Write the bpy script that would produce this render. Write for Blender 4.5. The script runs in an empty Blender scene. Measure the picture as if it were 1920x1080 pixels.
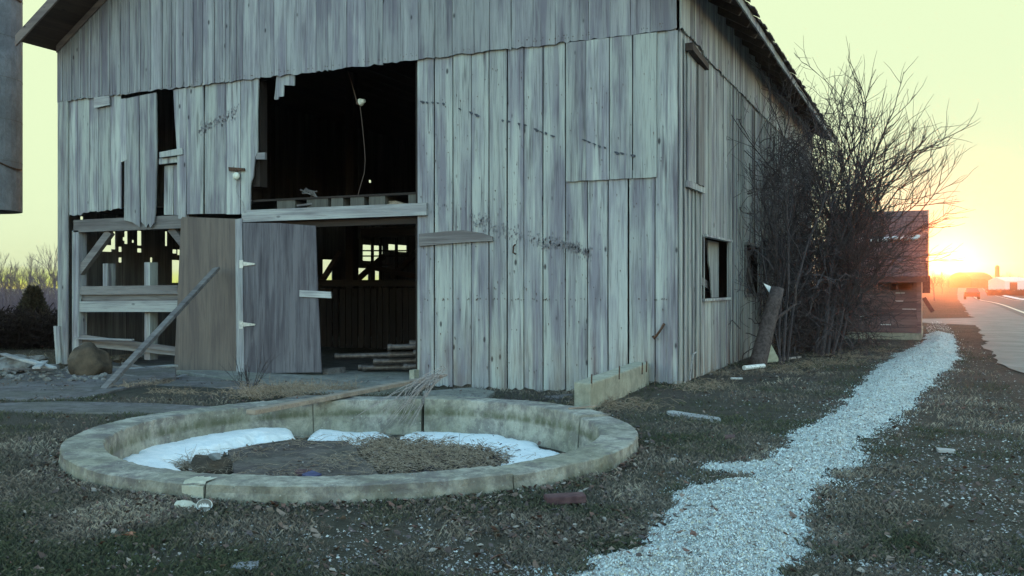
import bpy, bmesh, math, random
import numpy as np
from mathutils import Vector, noise, Matrix

# ------------------------------------------------------------------ camera, sky, sun, exposure
S = bpy.context.scene
COL = S.collection
EYE = Vector((3.018, -11.80, 1.30))
FOC, PCX, PHY = 1725.0, 960.0, 535.0
FWD = Vector((-0.4142, 0.9102, 0.0)); RGT = Vector((0.9102, 0.4142, 0.0)); UP = Vector((0, 0, 1))
cam = bpy.data.cameras.new("camera"); camo = bpy.data.objects.new("camera", cam); COL.objects.link(camo)
camo.location = EYE
camo.rotation_euler = (math.radians(90), 0, math.atan2(-FWD.x, FWD.y))
cam.lens = 36 * FOC / 1920; cam.shift_y = (PHY - 540) / 1920
cam.clip_start = 0.1; cam.clip_end = 3000
S.camera = camo
S.view_settings.view_transform = 'Standard'; S.view_settings.look = 'None'; S.view_settings.gamma = 1
EXPO = 4.5
S.view_settings.exposure = EXPO
S.cycles.max_bounces = 5; S.cycles.diffuse_bounces = 3; S.cycles.volume_bounces = 1; S.cycles.transparent_max_bounces = 4
SUN_EL = math.radians(1.6)
SUN_AZ = math.radians(1.0)          # clockwise from +Y
sun = bpy.data.lights.new("sun", 'SUN'); suno = bpy.data.objects.new("sun", sun); COL.objects.link(suno)
sun.energy = 0.022; sun.angle = math.radians(0.5); sun.color = (1.0, 0.26, 0.06)
sd = Vector((math.sin(SUN_AZ) * math.cos(SUN_EL), math.cos(SUN_AZ) * math.cos(SUN_EL), math.sin(SUN_EL)))
suno.rotation_euler = sd.to_track_quat('Z', 'Y').to_euler()
W = bpy.data.worlds.new("World"); S.world = W; W.use_nodes = True
wt = W.node_tree; wt.nodes.clear()
wo = wt.nodes.new('ShaderNodeOutputWorld'); bg = wt.nodes.new('ShaderNodeBackground')
sky = wt.nodes.new('ShaderNodeTexSky'); sky.sky_type = 'NISHITA'; sky.sun_disc = False
sky.sun_elevation = SUN_EL; sky.sun_rotation = SUN_AZ; sky.dust_density = 2.0; sky.ozone_density = 3.0
BGS = 0.15
def tint(c):
    v = wt.nodes.new('ShaderNodeVectorMath'); v.operation = 'MULTIPLY'; v.inputs[1].default_value = c; wt.links.new(sky.outputs[0], v.inputs[0]); return v.outputs[0]
k_ = 1.0 / (2 ** EXPO) / BGS
vn = wt.nodes.new('ShaderNodeVectorMath'); vn.operation = 'MINIMUM'          # the sunset half: bright, flat, slightly green-yellow
vn.inputs[1].default_value = (0.84 * k_, 1.0 * k_, 0.63 * k_)
wt.links.new(tint((5.0, 4.6, 5.6)), vn.inputs[0])
tc_ = wt.nodes.new('ShaderNodeTexCoord'); dt = wt.nodes.new('ShaderNodeVectorMath'); dt.operation = 'DOT_PRODUCT'
dt.inputs[1].default_value = (-0.34, 0.94, 0.0); wt.links.new(tc_.outputs['Generated'], dt.inputs[0])
mr = wt.nodes.new('ShaderNodeMapRange'); mr.clamp = True; mr.inputs[1].default_value = 0.25; mr.inputs[2].default_value = 0.68
wt.links.new(dt.outputs['Value'], mr.inputs[0])
mx = wt.nodes.new('ShaderNodeMix'); mx.data_type = 'RGBA'
wt.links.new(mr.outputs[0], mx.inputs[0]); wt.links.new(tint((1.72, 1.20, 0.76)), mx.inputs[6]); wt.links.new(vn.outputs[0], mx.inputs[7])
bg.inputs['Strength'].default_value = BGS
wt.links.new(mx.outputs[2], bg.inputs[0]); wt.links.new(bg.outputs[0], wo.inputs[0])

# ------------------------------------------------------------------ measuring helpers (photo pixel -> real point on a plane)
def ray(px, py): return FWD + RGT * ((px - PCX) / FOC) + UP * ((PHY - py) / FOC)
def FP(px, py, y=0.0):
    d = ray(px, py); t = (y - EYE.y) / d.y; p = EYE + d * t; return p.x, p.z
def SP(px, py, x=0.0):
    d = ray(px, py); t = (x - EYE.x) / d.x; p = EYE + d * t; return p.y, p.z
def GP(px, py, z=0.0):
    d = ray(px, py); t = (z - EYE.z) / d.z; p = EYE + d * t; return p.x, p.y
def DP(px, py, dist): return EYE + ray(px, py) * dist
def fx(px): return FP(px, 500)[0]
def sy(px): return SP(px, 500)[0]
def fpoly(pts, y=0.0): return [FP(a, b, y) for a, b in pts]
def gpoly(pts, z=0.0): return [GP(a, b, z) for a, b in pts]
def MF(a, z, n): return (a, -n, z)              # front gable plane, n points to the camera
def MS(a, z, n): return (n, a, z)               # side wall plane, n points to the road
def MG(a, b, n): return (a, b, n)

def smooth(a, b, x):
    t = np.clip((x - a) / (b - a), 0, 1); return t * t * (3 - 2 * t)

# ------------------------------------------------------------------ materials
class Nd:
    def __init__(s, name):
        s.m = bpy.data.materials.new(name); s.m.use_nodes = True
        s.t = s.m.node_tree; s.b = s.t.nodes['Principled BSDF']; s.b.inputs['Roughness'].default_value = 0.85
        s.b.inputs['Specular IOR Level'].default_value = 0.25
        g = s.t.nodes.new('ShaderNodeNewGeometry'); s.pos = g.outputs['Position']
    def n(s, ty, **kw):
        x = s.t.nodes.new(ty)
        for k, v in kw.items(): setattr(x, k, v)
        return x
    def l(s, a, b): s.t.links.new(a, b)
    def val(s, v):
        return v
    def vec(s, op, a, b):
        x = s.n('ShaderNodeVectorMath', operation=op)
        for i, v in enumerate((a, b)):
            if hasattr(v, 'is_output'): s.l(v, x.inputs[i])
            else: x.inputs[i].default_value = v
        return x.outputs[0]
    def math(s, op, a, b=0.0, c=None, clamp=False):
        x = s.n('ShaderNodeMath', operation=op, use_clamp=clamp)
        for i, v in enumerate((a, b, c)):
            if v is None: continue
            if hasattr(v, 'is_output'): s.l(v, x.inputs[i])
            else: x.inputs[i].default_value = v
        return x.outputs[0]
    def noise(s, vec, scale=1.0, detail=4, rough=0.6, dist=0.0):
        x = s.n('ShaderNodeTexNoise'); x.inputs['Scale'].default_value = scale; x.inputs['Detail'].default_value = detail
        x.inputs['Roughness'].default_value = rough; x.inputs['Distortion'].default_value = dist
        s.l(vec, x.inputs['Vector']); return x.outputs[0]
    def vor(s, vec, scale=1.0, out='Distance', rnd=1.0):
        x = s.n('ShaderNodeTexVoronoi'); x.inputs['Scale'].default_value = scale; x.inputs['Randomness'].default_value = rnd
        s.l(vec, x.inputs['Vector']); return x.outputs[out]
    def ramp(s, f, lo, hi):
        x = s.n('ShaderNodeMapRange'); x.clamp = True
        s.l(f, x.inputs[0]); x.inputs[1].default_value = lo; x.inputs[2].default_value = hi; return x.outputs[0]
    def mix(s, f, a, b, mode='MIX'):
        x = s.n('ShaderNodeMix', data_type='RGBA', blend_type=mode)
        if hasattr(f, 'is_output'): s.l(f, x.inputs[0])
        else: x.inputs[0].default_value = f
        for v, i in ((a, 6), (b, 7)):
            if hasattr(v, 'is_output'): s.l(v, x.inputs[i])
            else: x.inputs[i].default_value = (*v, 1)
        return x.outputs[2]
    def bump(s, h, strength=0.5, dist=0.01):
        x = s.n('ShaderNodeBump'); x.inputs['Strength'].default_value = strength; x.inputs['Distance'].default_value = dist
        s.l(h, x.inputs['Height']); s.l(x.outputs[0], s.b.inputs['Normal'])
    def attr(s, name):
        x = s.n('ShaderNodeAttribute', attribute_name=name); return x.outputs['Fac']
    def done(s, col, rough=None):
        s.l(col, s.b.inputs['Base Color'])
        if rough is not None:
            s.b.inputs['Roughness'].default_value = rough
        return s.m

def wood(name, light, mid, dark, axis=2, knot=1.0, tone=0.35, stain=0.5, rust=0.0, grainscale=1.0, dist=0.15):
    s = Nd(name); bid = s.attr('bid')
    off = s.n('ShaderNodeCombineXYZ')
    s.l(s.math('MULTIPLY', bid, 37.0), off.inputs[0]); s.l(s.math('MULTIPLY', bid, 11.0), off.inputs[1]); s.l(s.math('MULTIPLY', bid, 23.0), off.inputs[2])
    p = s.vec('ADD', s.pos, off.outputs[0])
    sc = [9.0 * grainscale] * 3; sc[axis] = 0.45
    sf = [55.0 * grainscale] * 3; sf[axis] = 1.6
    sm = [2.2] * 3; sm[axis] = 0.7
    st = [16.0] * 3; st[axis] = 0.9
    a = s.noise(s.vec('MULTIPLY', p, tuple(sc)), 1, 5, 0.62, dist)
    f = s.noise(s.vec('MULTIPLY', p, tuple(sf)), 1, 4, 0.7)
    m = s.noise(s.vec('MULTIPLY', p, tuple(sm)), 1, 3, 0.55)
    t = s.noise(s.vec('MULTIPLY', p, tuple(st)), 1, 3, 0.6)
    c = s.mix(s.ramp(a, 0.41, 0.60), mid, light)
    c = s.mix(s.math('MULTIPLY', s.ramp(m, 0.46, 0.64), 0.6), c, light)
    c = s.mix(s.math('MULTIPLY', s.math('SUBTRACT', 1.0, s.ramp(m, 0.34, 0.50)), 0.55), c, mid)
    c = s.mix(s.math('MULTIPLY', s.ramp(t, 0.55, 0.78), stain), c, dark)
    c = s.mix(s.math('MULTIPLY', s.ramp(f, 0.52, 0.72), 0.7), c, dark)
    kv = [4.2] * 3; kv[axis] = 1.9
    kd = s.vor(s.vec('MULTIPLY', p, tuple(kv)), 1.0)
    kr = s.math('MULTIPLY', s.math('SUBTRACT', 1.0, s.ramp(kd, 0.05, 0.10)), 0.85 * knot)
    c = s.mix(kr, c, tuple(x * 0.35 for x in dark))
    if rust:
        r = s.noise(s.vec('MULTIPLY', p, (5, 5, 1.0)), 1, 4, 0.6)
        sep = s.n('ShaderNodeSeparateXYZ'); s.l(s.pos, sep.inputs[0])
        low = s.math('SUBTRACT', 1.0, s.ramp(sep.outputs[2], 0.0, 0.9))
        c = s.mix(s.math('MULTIPLY', s.math('MULTIPLY', low, s.ramp(r, 0.45, 0.7)), rust), c, (0.16, 0.085, 0.05))
    br = s.math('ADD', s.math('MULTIPLY', s.math('FRACT', s.math('MULTIPLY', bid, 7.31)), tone), 1.0 - tone * 0.6)
    cb = s.n('ShaderNodeCombineXYZ')
    for i in range(3): s.l(br, cb.inputs[i])
    c = s.mix(1.0, c, cb.outputs[0], 'MULTIPLY')
    h = s.math('ADD', s.math('MULTIPLY', f, 0.5), a)
    h = s.math('SUBTRACT', h, s.math('MULTIPLY', kr, 0.4))
    s.bump(h, 0.55, 0.012)
    return s.done(c, 0.82)

def plain(name, c1, c2, scale=8.0, rough=0.8, bump=0.3, dist=0.01, metal=0.0, lo=0.4, hi=0.62):
    s = Nd(name); f = s.noise(s.pos, scale, 5, 0.65)
    s.b.inputs['Metallic'].default_value = metal
    if bump: s.bump(f, bump, dist)
    return s.done(s.mix(s.ramp(f, lo, hi), c1, c2), rough)

def concrete(name, base, darkc, moss, mossamt, pebble=(0.5, 0.52, 0.46), foot=0.0):
    s = Nd(name)
    a = s.noise(s.pos, 4.2, 8, 0.75, .3); b = s.noise(s.pos, 30, 6, 0.8); d = s.noise(s.pos, 1.3, 4, 0.6)
    e = s.noise(s.vec('MULTIPLY', s.pos, (9, 9, 3)), 1.0, 5, 0.65)
    c = s.mix(s.ramp(a, 0.42, 0.58), darkc, base)
    c = s.mix(s.math('MULTIPLY', s.ramp(d, 0.42, 0.62), mossamt), c, moss)
    c = s.mix(s.math('MULTIPLY', s.ramp(e, 0.5, 0.72), 0.6), c, tuple(x * 0.55 for x in darkc))
    c = s.mix(s.math('MULTIPLY', s.ramp(b, 0.5, 0.72), 0.5), c, tuple(x * 0.6 for x in darkc))
    v = s.vor(s.pos, 26.0); pm = s.math('MULTIPLY', s.math('SUBTRACT', 1.0, s.ramp(v, 0.10, 0.2)), s.ramp(s.noise(s.pos, 9, 2), 0.5, 0.6))
    c = s.mix(s.math('MULTIPLY', pm, 0.8), c, pebble)
    if foot:
        sep = s.n('ShaderNodeSeparateXYZ'); s.l(s.pos, sep.inputs[0])
        w = s.math('MULTIPLY', s.math('SUBTRACT', 1.0, s.ramp(sep.outputs[2], -0.01, 0.06)), s.math('MULTIPLY', s.ramp(sep.outputs[2], -0.06, -0.03), s.ramp(e, 0.3, 0.55)))
        c = s.mix(s.math('MULTIPLY', w, foot), c, (0.075, 0.08, 0.035))
        st = s.noise(s.vec('MULTIPLY', s.pos, (3, 3, 1)), 1.0, 6, 0.7)
        w2 = s.math('MULTIPLY', s.ramp(sep.outputs[2], 0.045, 0.085), s.ramp(st, 0.52, 0.60)); c = s.mix(s.math('MULTIPLY', w2, 0.6), c, (0.12, 0.105, 0.11))
    h = s.math('ADD', s.math('MULTIPLY', b, 0.4), s.math('ADD', a, s.math('MULTIPLY', pm, 0.25)))
    s.bump(h, 0.9, 0.018)
    return s.done(c, 0.9)

M = {}
M['wood'] = wood('weathered_grey_wood', (0.46, 0.485, 0.445), (0.235, 0.225, 0.255), (0.08, 0.068, 0.08), rust=0.6, stain=.9, tone=.30)
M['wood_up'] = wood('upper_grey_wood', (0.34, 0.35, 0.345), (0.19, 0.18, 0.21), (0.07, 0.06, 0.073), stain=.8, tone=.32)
M['wood_side'] = wood('side_grey_wood', (0.42, 0.435, 0.40), (0.19, 0.178, 0.20), (0.065, 0.055, 0.065), rust=0.8, stain=.8, tone=.45)
M['wood_h'] = wood('weathered_beam_wood', (0.45, 0.46, 0.44), (0.26, 0.25, 0.26), (0.10, 0.09, 0.10), axis=0, knot=0.7)
M['timber'] = wood('old_timber', (0.24, 0.225, 0.215), (0.13, 0.115, 0.115), (0.05, 0.042, 0.042), axis=0, knot=0.7)
M['timber_v'] = wood('old_timber_upright', (0.22, 0.21, 0.20), (0.12, 0.11, 0.11), (0.05, 0.042, 0.042), axis=2, knot=0.7)
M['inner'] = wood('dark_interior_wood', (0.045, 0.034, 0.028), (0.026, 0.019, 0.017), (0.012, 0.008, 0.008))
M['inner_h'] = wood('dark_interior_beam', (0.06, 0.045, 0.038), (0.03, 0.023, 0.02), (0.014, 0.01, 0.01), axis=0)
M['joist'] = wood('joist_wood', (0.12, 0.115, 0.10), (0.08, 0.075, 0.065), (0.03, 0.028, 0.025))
M['ply_tan'] = wood('tan_plywood', (0.18, 0.148, 0.125), (0.12, 0.098, 0.09), (0.07, 0.058, 0.057), knot=0.1, grainscale=0.9, stain=0.5, dist=1.0)
M['ply_grey'] = wood('grey_plywood', (0.16, 0.152, 0.165), (0.09, 0.082, 0.095), (0.04, 0.035, 0.042), knot=0.0, grainscale=0.55, stain=0.7, dist=2.2)
M['redwood'] = wood('shed_boards', (0.22, 0.15, 0.145), (0.13, 0.085, 0.09), (0.05, 0.035, 0.038), axis=0, knot=0.4)
M['pine'] = wood('bare_pine', (0.33, 0.27, 0.21), (0.22, 0.175, 0.14), (0.10, 0.08, 0.07), axis=0, knot=0.5)
M['shed_pale'] = wood('pale_shed_trim', (0.55, 0.46, 0.36), (0.38, 0.30, 0.24), (0.16, 0.12, 0.10))
M['conc'] = concrete('mossy_concrete', (0.42, 0.405, 0.345), (0.19, 0.18, 0.165), (0.20, 0.20, 0.13), 0.5, foot=0.7)
M['conc_cap'] = concrete('grey_concrete_cap', (0.36, 0.37, 0.34), (0.19, 0.19, 0.18), (0.24, 0.25, 0.19), 0.5)
M['conc_pale'] = concrete('pale_block_concrete', (0.40, 0.39, 0.31), (0.28, 0.275, 0.22), (0.33, 0.33, 0.24), 0.5)
M['conc_patch'] = concrete('mortar_patch', (0.55, 0.56, 0.48), (0.42, 0.42, 0.34), (0.5, 0.46, 0.34), 0.5)
M['slab'] = concrete('dark_slab_concrete', (0.19, 0.175, 0.175), (0.10, 0.088, 0.09), (0.12, 0.115, 0.09), 0.6, (0.3, 0.29, 0.27))
M['slab_pale'] = concrete('pale_slab_concrete', (0.27, 0.265, 0.24), (0.17, 0.165, 0.155), (0.2, 0.2, 0.15), 0.5)
M['ringslab'] = concrete('earthy_slab_stone', (0.15, 0.125, 0.11), (0.065, 0.052, 0.048), (0.11, 0.10, 0.075), 0.6, (0.28, 0.25, 0.22))
M['silo'] = concrete('silo_concrete', (0.27, 0.28, 0.30), (0.19, 0.192, 0.21), (0.17, 0.17, 0.175), 0.4, (0.3, 0.3, 0.3))
M['rock'] = plain('field_rock', (0.11, 0.10, 0.095), (0.24, 0.235, 0.22), 5, 0.85, 0.8, 0.03)
M['rock_brown'] = plain('brown_boulder_stone', (0.045, 0.035, 0.026), (0.11, 0.082, 0.056), 3.5, 0.85, 0.8, 0.04)
M['snow'] = plain('old_snow', (0.74, 0.80, 0.81), (0.86, 0.89, 0.89), 14, 0.6, 0.6, 0.03)
M['bark'] = plain('dark_bark', (0.04, 0.033, 0.036), (0.085, 0.07, 0.072), 30, 0.9, 0.6, 0.01)
M['bark_grey'] = plain('grey_log_bark', (0.055, 0.043, 0.042), (0.12, 0.095, 0.09), 22, 0.9, 0.6, 0.01)
M['twig'] = plain('dead_twig', (0.22, 0.185, 0.17), (0.36, 0.32, 0.29), 40, 0.9, 0)
M['straw'] = plain('dead_straw', (0.20, 0.145, 0.10), (0.40, 0.32, 0.235), 60, 0.9, 0)
M['rust'] = plain('rusted_iron', (0.035, 0.02, 0.015), (0.12, 0.06, 0.035), 30, 0.7, 0.4, 0.004)
M['steel'] = plain('galvanised_steel', (0.42, 0.45, 0.45), (0.62, 0.66, 0.65), 30, 0.45, 0.1, 0.002, 0.6)
M['pipe'] = plain('dull_pipe_metal', (0.09, 0.075, 0.07), (0.16, 0.14, 0.13), 20, 0.5, 0.2, 0.004, 0.5)
M['porcelain'] = plain('cream_porcelain', (0.62, 0.62, 0.5), (0.78, 0.78, 0.68), 20, 0.35, 0)
M['wire'] = plain('pale_cord', (0.26, 0.25, 0.25), (0.4, 0.4, 0.4), 30, 0.7, 0)
M['wire_brown'] = plain('brown_cord', (0.09, 0.06, 0.05), (0.14, 0.10, 0.08), 30, 0.7, 0)
M['tar'] = plain('old_tar', (0.035, 0.035, 0.045), (0.10, 0.11, 0.13), 60, 0.8, 0.3, 0.004)
M['stain'] = plain('tar_stain', (0.15, 0.14, 0.155), (0.25, 0.24, 0.25), 60, 0.8, 0.3, 0.004)
M['brick'] = plain('red_brick', (0.075, 0.04, 0.045), (0.115, 0.065, 0.068), 18, 0.85, 0.6, 0.006)
M['slate_blue'] = plain('blue_tile', (0.05, 0.055, 0.12), (0.09, 0.10, 0.19), 18, 0.6, 0.3, 0.006)
M['leafred'] = plain('rust_oak_leaf', (0.24, 0.10, 0.06), (0.36, 0.17, 0.11), 30, 0.8, 0)
M['cream'] = plain('cream_sheet', (0.50, 0.47, 0.31), (0.66, 0.63, 0.46), 9, 0.6, 0.2, 0.01)
M['white'] = plain('white_paint', (0.6, 0.62, 0.6), (0.8, 0.82, 0.8), 12, 0.5, 0)
M['black'] = plain('black_rubber_and_slit_shade', (0.012, 0.011, 0.012), (0.03, 0.028, 0.028), 12, 0.6, 0)
M['roof'] = plain('dark_shingle', (0.035, 0.026, 0.028), (0.085, 0.062, 0.06), 14, 0.9, 1.0, 0.03)
M['roof_red'] = plain('shed_roofing', (0.10, 0.066, 0.068), (0.19, 0.13, 0.13), 16, 0.9, 1.0, 0.03)
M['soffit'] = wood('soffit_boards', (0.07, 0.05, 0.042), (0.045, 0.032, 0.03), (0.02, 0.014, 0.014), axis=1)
M['rake'] = wood('rake_board', (0.20, 0.16, 0.14), (0.13, 0.105, 0.10), (0.06, 0.05, 0.05), axis=0)
M['carred'] = plain('red_car_paint', (0.20, 0.03, 0.025), (0.25, 0.04, 0.03), 5, 0.3, 0)
M['glass'] = plain('dark_glass', (0.05, 0.06, 0.07), (0.07, 0.08, 0.09), 5, 0.08, 0)
M['farmred'] = plain('farm_glow_red', (0.22, 0.07, 0.05), (0.30, 0.10, 0.07), 2, 0.8, 0)  # red-orange sun glow put into the far farm's base colour
M['evergreen'] = plain('brownish_evergreen', (0.05, 0.045, 0.03), (0.10, 0.085, 0.05), 8, 0.9, 0)
M['tree_far'] = plain('hazed_bark', (0.10, 0.075, 0.10), (0.16, 0.12, 0.15), 3, 0.9, 0)  # bark colour with the purple of distance haze painted in
M['bramble'] = plain('dark_bramble', (0.018, 0.013, 0.013), (0.05, 0.034, 0.033), 20, 0.9, 0)

def multi(name, cols, scale=70.0, rough=0.9):          # a colour drawn per small piece by its own id
    s = Nd(name); bid = s.attr('bid')
    cr = s.n('ShaderNodeValToRGB'); cr.color_ramp.interpolation = 'CONSTANT'
    el = cr.color_ramp.elements
    while len(el) < len(cols): el.new(0.5)
    for i, c in enumerate(cols): el[i].position = i / len(cols); el[i].color = (*c, 1)
    s.l(s.math('FRACT', bid), cr.inputs[0])
    return s.done(cr.outputs[0], rough)
M['grass'] = multi('short_winter_grass', [(0.06, 0.072, 0.038), (0.045, 0.052, 0.033), (0.095, 0.096, 0.06), (0.085, 0.08, 0.062), (0.17, 0.145, 0.115), (0.12, 0.10, 0.085), (0.24, 0.205, 0.165), (0.34, 0.30, 0.235)])
M['leaves'] = multi('fallen_leaf_litter', [(0.12, 0.082, 0.07), (0.16, 0.11, 0.088), (0.075, 0.055, 0.05), (0.22, 0.17, 0.14), (0.28, 0.25, 0.22), (0.10, 0.08, 0.08), (0.15, 0.085, 0.068)])
M['pebbles'] = multi('scattered_pebbles', [(0.24, 0.235, 0.23), (0.34, 0.34, 0.32), (0.17, 0.16, 0.16), (0.50, 0.51, 0.48), (0.27, 0.25, 0.21), (0.21, 0.21, 0.22), (0.14, 0.12, 0.115)])
M['chips'] = multi('crushed_pale_stone', [(0.52, 0.575, 0.55), (0.42, 0.46, 0.45), (0.64, 0.68, 0.64), (0.34, 0.36, 0.355), (0.50, 0.48, 0.37), (0.72, 0.77, 0.74), (0.20, 0.18, 0.17), (0.44, 0.50, 0.485), (0.24, 0.22, 0.20), (0.38, 0.42, 0.40), (0.30, 0.30, 0.28)])

def ground_mat():
    s = Nd('lawn_and_dirt')
    a = s.noise(s.pos, 0.55, 5, 0.6); b = s.noise(s.pos, 7, 5, 0.7); c3 = s.noise(s.pos, 45, 4, 0.75); d = s.noise(s.pos, 0.02, 3, 0.5)
    c = s.mix(s.ramp(b, 0.4, 0.62), (0.052, 0.044, 0.041), (0.10, 0.09, 0.076))
    c = s.mix(s.math('MULTIPLY', s.ramp(a, 0.48, 0.62), 0.8), c, (0.12, 0.093, 0.086))
    c = s.mix(s.math('MULTIPLY', s.ramp(c3, 0.55, 0.7), 0.5), c, (0.17, 0.15, 0.13))
    c = s.mix(s.math('MULTIPLY', s.math('SUBTRACT', 1.0, s.ramp(c3, 0.32, 0.45)), 0.6), c, (0.022, 0.018, 0.017))
    c = s.mix(s.math('MULTIPLY', s.ramp(d, 0.4, 0.6), 0.3), c, (0.12, 0.12, 0.07))
    v = s.vor(s.pos, 28.0)
    pm = s.math('MULTIPLY', s.math('SUBTRACT', 1.0, s.ramp(v, 0.12, 0.2)), s.ramp(s.noise(s.pos, 1.7, 3), 0.5, 0.62))
    c = s.mix(pm, c, (0.26, 0.25, 0.24))
    s.bump(s.math('ADD', b, s.math('MULTIPLY', c3, 1.5)), 1.0, 0.05)
    return s.done(c, 0.95)
M['ground'] = ground_mat()
def asphalt_mat(name, c1, c2):
    s = Nd(name); a = s.noise(s.pos, 1.1, 5, 0.6); b = s.noise(s.pos, 60, 3, 0.7)
    c = s.mix(s.ramp(a, 0.35, 0.65), c1, c2); c = s.mix(s.math('MULTIPLY', s.ramp(b, 0.5, 0.7), 0.4), c, (0.24, 0.23, 0.22))
    s.bump(b, 0.5, 0.01); return s.done(c, 0.7)
M['asphalt'] = asphalt_mat('worn_asphalt', (0.10, 0.098, 0.10), (0.15, 0.147, 0.145))
M['shoulder'] = asphalt_mat('gravelly_shoulder', (0.17, 0.165, 0.16), (0.26, 0.25, 0.24))
M['paint'] = plain('road_paint', (0.7, 0.68, 0.55), (0.8, 0.78, 0.66), 6, 0.6, 0)
M['pathbase'] = plain('pale_stone_bed', (0.30, 0.32, 0.31), (0.60, 0.65, 0.63), 30, 0.9, 1.0, 0.03, lo=0.35, hi=0.6)

# ------------------------------------------------------------------ mesh builder
R = random.Random(7)
class MB:
    def __init__(s): s.v = []; s.f = []; s.b = []; s.mi = []; s.cur = 0
    def add(s, vs, fs, bid=0.0):
        o = len(s.v); s.v.extend([tuple(p) for p in vs]); s.b.extend([bid] * len(vs))
        s.f.extend([tuple(i + o for i in f) for f in fs]); s.mi.extend([s.cur] * len(fs)); return s
    def prism(s, poly, mp, n0, n1, bid=None):
        bid = R.random() if bid is None else bid; k = len(poly)
        vs = [mp(a, z, n1) for a, z in poly] + [mp(a, z, n0) for a, z in poly]
        fs = [tuple(range(k)), tuple(range(2 * k - 1, k - 1, -1))] + [(i, i + k, (i + 1) % k + k, (i + 1) % k) for i in range(k)]
        return s.add(vs, fs, bid)
    def beam(s, p, q, w, h, bid=None, up=UP, roll=0.0):
        p, q = Vector(p), Vector(q); d = (q - p).normalized()
        u = Vector(up) if abs(d.dot(Vector(up))) < 0.98 else Vector((0, 1, 0))
        a = d.cross(u).normalized(); b = a.cross(d).normalized()
        if roll: rm = Matrix.Rotation(roll, 3, d); a = rm @ a; b = rm @ b
        vs = []
        for c in (p, q):
            for sx, sz in ((-1, -1), (1, -1), (1, 1), (-1, 1)): vs.append(c + a * (w / 2 * sx) + b * (h / 2 * sz))
        return s.add(vs, [(0, 1, 2, 3), (7, 6, 5, 4), (0, 4, 5, 1), (1, 5, 6, 2), (2, 6, 7, 3), (3, 7, 4, 0)], R.random() if bid is None else bid)
    def box(s, x0, x1, y0, y1, z0, z1, bid=None):
        return s.add([(x0, y0, z0), (x1, y0, z0), (x1, y1, z0), (x0, y1, z0), (x0, y0, z1), (x1, y0, z1), (x1, y1, z1), (x0, y1, z1)],
                     [(0, 3, 2, 1), (4, 5, 6, 7), (0, 1, 5, 4), (1, 2, 6, 5), (2, 3, 7, 6), (3, 0, 4, 7)], R.random() if bid is None else bid)
    def tube(s, pts, rs, k=5, cap=True, bid=0.0):
        pts = [Vector(p) for p in pts]; n = len(pts)
        if not hasattr(rs, '__len__'): rs = [rs] * n
        vs = []; a = None
        for i in range(n):
            d = (pts[min(i + 1, n - 1)] - pts[max(i - 1, 0)])
            d = d.normalized() if d.length > 1e-9 else UP
            if a is None: a = d.orthogonal().normalized()
            else:
                a = a - d * a.dot(d)
                a = a.normalized() if a.length > 1e-6 else d.orthogonal().normalized()
            b = d.cross(a)
            for j in range(k):
                t = 2 * math.pi * j / k; vs.append(pts[i] + (a * math.cos(t) + b * math.sin(t)) * rs[i])
        fs = [(i * k + j, i * k + (j + 1) % k, (i + 1) * k + (j + 1) % k, (i + 1) * k + j) for i in range(n - 1) for j in range(k)]
        if cap: fs += [tuple(range(k - 1, -1, -1)), tuple(range((n - 1) * k, n * k))]
        return s.add(vs, fs, bid)
    def build(s, name, mat, parent=None, origin=None, recalc=True, smoothf=False):
        org = Vector((0, 0, 0))
        if parent is not None:
            q = parent
            while q is not None: org += q.location; q = q.parent
        elif origin == 'auto':
            a = np.array(s.v); org = Vector((float(a[:, 0].mean()), float(a[:, 1].mean()), float(a[:, 2].min())))
        elif origin is not None: org = Vector(origin)
        me = bpy.data.meshes.new(name)
        me.from_pydata([(x - org.x, y - org.y, z - org.z) for x, y, z in s.v], [], s.f)
        mats = mat if isinstance(mat, (list, tuple)) else [mat]
        for m in mats: me.materials.append(M[m])
        at = me.attributes.new('bid', 'FLOAT', 'POINT'); at.data.foreach_set('value', s.b)
        if len(mats) > 1: me.polygons.foreach_set('material_index', s.mi)
        if recalc and len(s.f) < 60000:
            bm = bmesh.new(); bm.from_mesh(me); bmesh.ops.recalc_face_normals(bm, faces=bm.faces); bm.to_mesh(me); bm.free()
        if smoothf: me.polygons.foreach_set('use_smooth', [True] * len(me.polygons))
        o = bpy.data.objects.new(name, me); COL.objects.link(o)
        if parent is not None: o.parent = parent
        else: o.location = org
        return o
def tag(o, label=None, cat=None, group=None, kind=None):
    if label: o['label'] = label
    if cat: o['category'] = cat
    if group: o['group'] = group
    if kind: o['kind'] = kind
    return o
def thing(name, loc, label, cat, group=None):
    o = bpy.data.objects.new(name, None); COL.objects.link(o); o.location = loc; o.empty_display_size = 0.2
    return tag(o, label, cat, group)

def raw(name, V, F, bid, mat):                       # numpy arrays -> one mesh
    me = bpy.data.meshes.new(name); V = np.asarray(V, dtype=np.float32); F = np.asarray(F, dtype=np.int32)
    me.vertices.add(len(V)); me.vertices.foreach_set('co', V.ravel())
    k = F.shape[1]; me.loops.add(F.size); me.loops.foreach_set('vertex_index', F.ravel())
    me.polygons.add(len(F)); me.polygons.foreach_set('loop_start', np.arange(0, F.size, k, dtype=np.int32))
    try: me.polygons.foreach_set('loop_total', np.full(len(F), k, dtype=np.int32))
    except Exception: pass
    me.materials.append(M[mat]); me.update(calc_edges=True); me.validate()
    if bid is not None:
        at = me.attributes.new('bid', 'FLOAT', 'POINT'); at.data.foreach_set('value', np.asarray(bid, dtype=np.float32))
    o = bpy.data.objects.new(name, me); COL.objects.link(o); return o

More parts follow.
